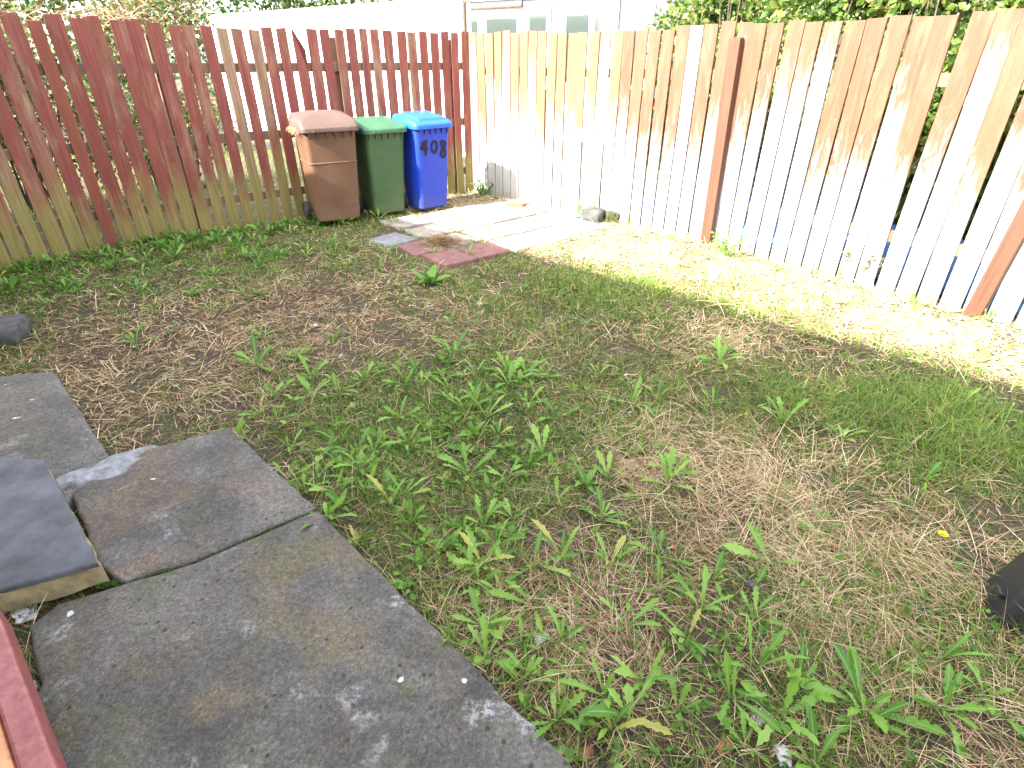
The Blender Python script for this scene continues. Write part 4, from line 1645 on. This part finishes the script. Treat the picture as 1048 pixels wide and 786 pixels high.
# dried weed against the sunlit fence
def dried_weed(px, py, n, h_, label, mat, leafmat, name='dried_weed'):
    x, y = at(px, py)
    root = empty(name, (x, y, 0), 0, label=label, cat='weed')
    b = MB()
    AV, AF, AT = [], [], []
    for _ in range(n):
        a = rnd.uniform(0, 6.28)
        p = Vector((rnd.gauss(0, .05), rnd.gauss(0, .04), 0))
        pts = [p]
        for i in range(6):
            p = p + Vector((math.cos(a) * .028, math.sin(a) * .028, h_ / 6 * rnd.uniform(.6, 1.1)))
            a += rnd.uniform(-.4, .4)
            pts.append(p)
            for _q in range(5):
                dd = Vector((rnd.gauss(0, 1), rnd.gauss(0, 1), rnd.gauss(0, .6))).normalized()
                sd = dd.orthogonal().normalized() * .009
                k = len(AV)
                AV += [p, p + dd * .018 + sd, p + dd * .04, p + dd * .018 - sd]
                AF += [(k, k + 1, k + 2, k + 3)]
                AT += [rnd.random()] * 4
        b.tube(pts, [.004, .0036, .0032, .0028, .0024, .002, .0016], 5)
    b.build('stems', mat, root, smooth=60)
    me_ = bpy.data.meshes.new('leaves')
    me_.from_pydata([tuple(v) for v in AV], [], AF)
    t_ = me_.attributes.new('tint', 'FLOAT', 'POINT')
    t_.data.foreach_set('value', AT)
    me_.materials.append(leafmat)
    link('leaves', me_, root)


dried_weed(880, 288, 16, .30, 'brown dried weed against the sunlit fence between its two posts', M['straw_stem'], M['brown_leaf'])
dried_weed(738, 262, 6, .22, 'thin green weed beside the farther brown fence post', M['stem'], M['weed'], 'thin_weed')
dried_weed(600, 222, 6, .22, 'thin weed growing behind the rough stone block', M['stem'], M['weed'], 'thin_weed')
dried_weed(497, 200, 9, .20, 'green weed clump in the fence corner beside the blue bin', M['stem'], M['weed'], 'corner_weed')


# dry grass poking out from under the lid of the brown bin
def clippings():
    c = Vector(brown.matrix_world.translation) if False else Vector(brown.location)
    rz_ = brown.rotation_euler[2]
    m_ = Matrix.Rotation(rz_, 3, 'Z')
    b = MB()
    for _ in range(150):
        yl = rnd.uniform(-.16, .26)
        p = c + m_ @ Vector((-.27 + rnd.uniform(0, .03), yl, .955 + rnd.uniform(-.005, .01)))
        d = m_ @ Vector((-1, rnd.gauss(0, .7), rnd.uniform(-.2, .5)))
        d.normalize()
        pts = [p]
        for i in range(4):
            p = p + d * rnd.uniform(.015, .03)
            d = (d + Vector((rnd.gauss(0, .2), rnd.gauss(0, .2), -.35))).normalized()
            pts.append(p)
        b.tube(pts, [.003, .0028, .0025, .002, .0014], 4)
    tag(b.build('grass_clippings', M['straw_stem']), 'dry grass clippings spilling from under the lid of the brown bin', 'grass clippings')


clippings()
x, y = at(455, 253)
root_P = np.stack([rng.normal(x - .02, .10, 900), rng.normal(y + .06, .07, 900)], 1)
nn_ = len(root_P)
V = blades(root_P, rng.uniform(0, 6.28, nn_), rng.uniform(.05, .14, nn_), rng.uniform(.003, .005, nn_), rng.uniform(0, .6, nn_), rng.uniform(0, .6, nn_), np.clip(rng.normal(.45, .2, nn_), 0, 1), 3, .03 + .07 * np.exp(-((root_P[:, 0] - x + .02) / .1) ** 2 - ((root_P[:, 1] - y - .06) / .08) ** 2) * rng.random(nn_))
tag(link('straw_heap', np_mesh('straw_heap', V[0], V[1], V[2], M['straw'], {'tint': V[3]})), 'small heap of dead grass on the shaded paving beside the blue bin', 'straw heap')


# ------------------------------------------------------------------ small things in the lawn
def flower():
    x, y = at(958, 560)
    root = empty('dandelion_flower', (x, y, float(gh(x, y))), 0, label='single yellow dandelion flower on a thin stalk near the black tub', cat='flower')
    b = MB()
    b.tube([(.10, -.12, 0), (.06, -.07, .03), (.02, -.02, .05), (0, 0, .058)], .0022, 6)
    b.build('stalk', M['stem'], root, smooth=60)
    p = MB()
    for ring, (n, ln, el) in enumerate(((16, .017, .25), (14, .013, .6), (9, .009, 1.0))):
        for k in range(n):
            a = 2 * math.pi * (k + .5 * ring) / n
            d = Vector((math.cos(a) * math.cos(el), math.sin(a) * math.cos(el), math.sin(el)))
            s = Vector((-math.sin(a), math.cos(a), 0)) * .0022
            o_ = Vector((0, 0, .058 + .001 * ring))
            p.add([o_ - s * .5, o_ + d * ln - s, o_ + d * ln * 1.06, o_ + d * ln + s, o_ + s * .5], [(0, 1, 2, 3, 4)])
    p.build('petals', M['yellow'], root)


flower()


def chip(px, py, size, mat, label, cat, name, group=None):
    x, y = at(px, py)
    rough_block(name, mat, (size, size * rnd.uniform(.55, .8), size * rnd.uniform(.18, .3)), (x, y, float(gh(x, y)) + .004), rnd.uniform(0, 3), rnd.uniform(0, 50), label, cat, tilt=rnd.uniform(-.2, .2), lump=.34)
    o = C.objects[-1]
    if group:
        o['group'] = group


chip(777, 738, .045, M['plaster'], 'white plaster lump at the bottom edge beside a broad dandelion leaf', 'rubble', 'plaster_lump')
chip(800, 776, .042, M['plaster'], 'white plaster lump at the very bottom of the lawn, lower of the two', 'rubble', 'plaster_lump')
chip(555, 655, .045, M['plaster'], 'flat greyish chip in the straw beside the foreground slab', 'rubble', 'plaster_chip')
chip(321, 332, .05, M['plaster'], 'white scrap lying on the bare brown ground in front of the bins', 'rubble', 'white_scrap')
for px, py in ((195, 278), (190, 309), (206, 312), (262, 307), (180, 394), (640, 385), (645, 420), (40, 300), (330, 320)):
    chip(px, py, rnd.uniform(.02, .032), M['plaster'], 'tiny white chip scattered on the soil of the lawn', 'rubble', 'white_chip', 'tiny white chips on the lawn')
for px, py in ((922, 728), (945, 602), (855, 560), (690, 560), (740, 770), (830, 640), (1000, 530), (650, 700), (600, 770)):
    chip(px, py, rnd.uniform(.022, .04), M['brick'], 'small orange brick fragment among the straw of the near lawn', 'rubble', 'brick_fragment', 'brick fragments in the lawn')
for px, py in ((868, 520), (800, 545), (945, 625), (770, 600), (480, 520), (610, 470)):
    chip(px, py, rnd.uniform(.03, .05), M['stone'], 'dark clod of soil showing through the straw', 'soil clod', 'soil_clod', 'soil clods in the lawn')
for px, py in ((28, 632), (12, 622)):
    chip(px, py, .07, M['plaster'], 'pale mortar lump beside the mossy step and the red timber', 'rubble', 'mortar_lump', 'mortar lumps by the step')
for px, py in ((38, 706), (42, 716), (56, 772)):
    chip(px, py, .03, M['plaster'], 'pale pebble in the gap between slab and red timber', 'rubble', 'pebble', 'pebbles by the red timber')


def twig(a, b, label):
    p, q_ = Vector(g3(*a)), Vector(g3(*b))
    m_ = (p + q_) / 2 + Vector((.01, .02, .02))
    t_ = MB()
    t_.tube([p + Vector((0, 0, .012)), m_, q_ + Vector((0, 0, .014))], [.007, .006, .004], 6)
    tag(t_.build('twig', M['straw_stem'], smooth=60), label, 'twig')


twig((14, 318), (42, 352), 'pale twig lying across the dark flat stone')
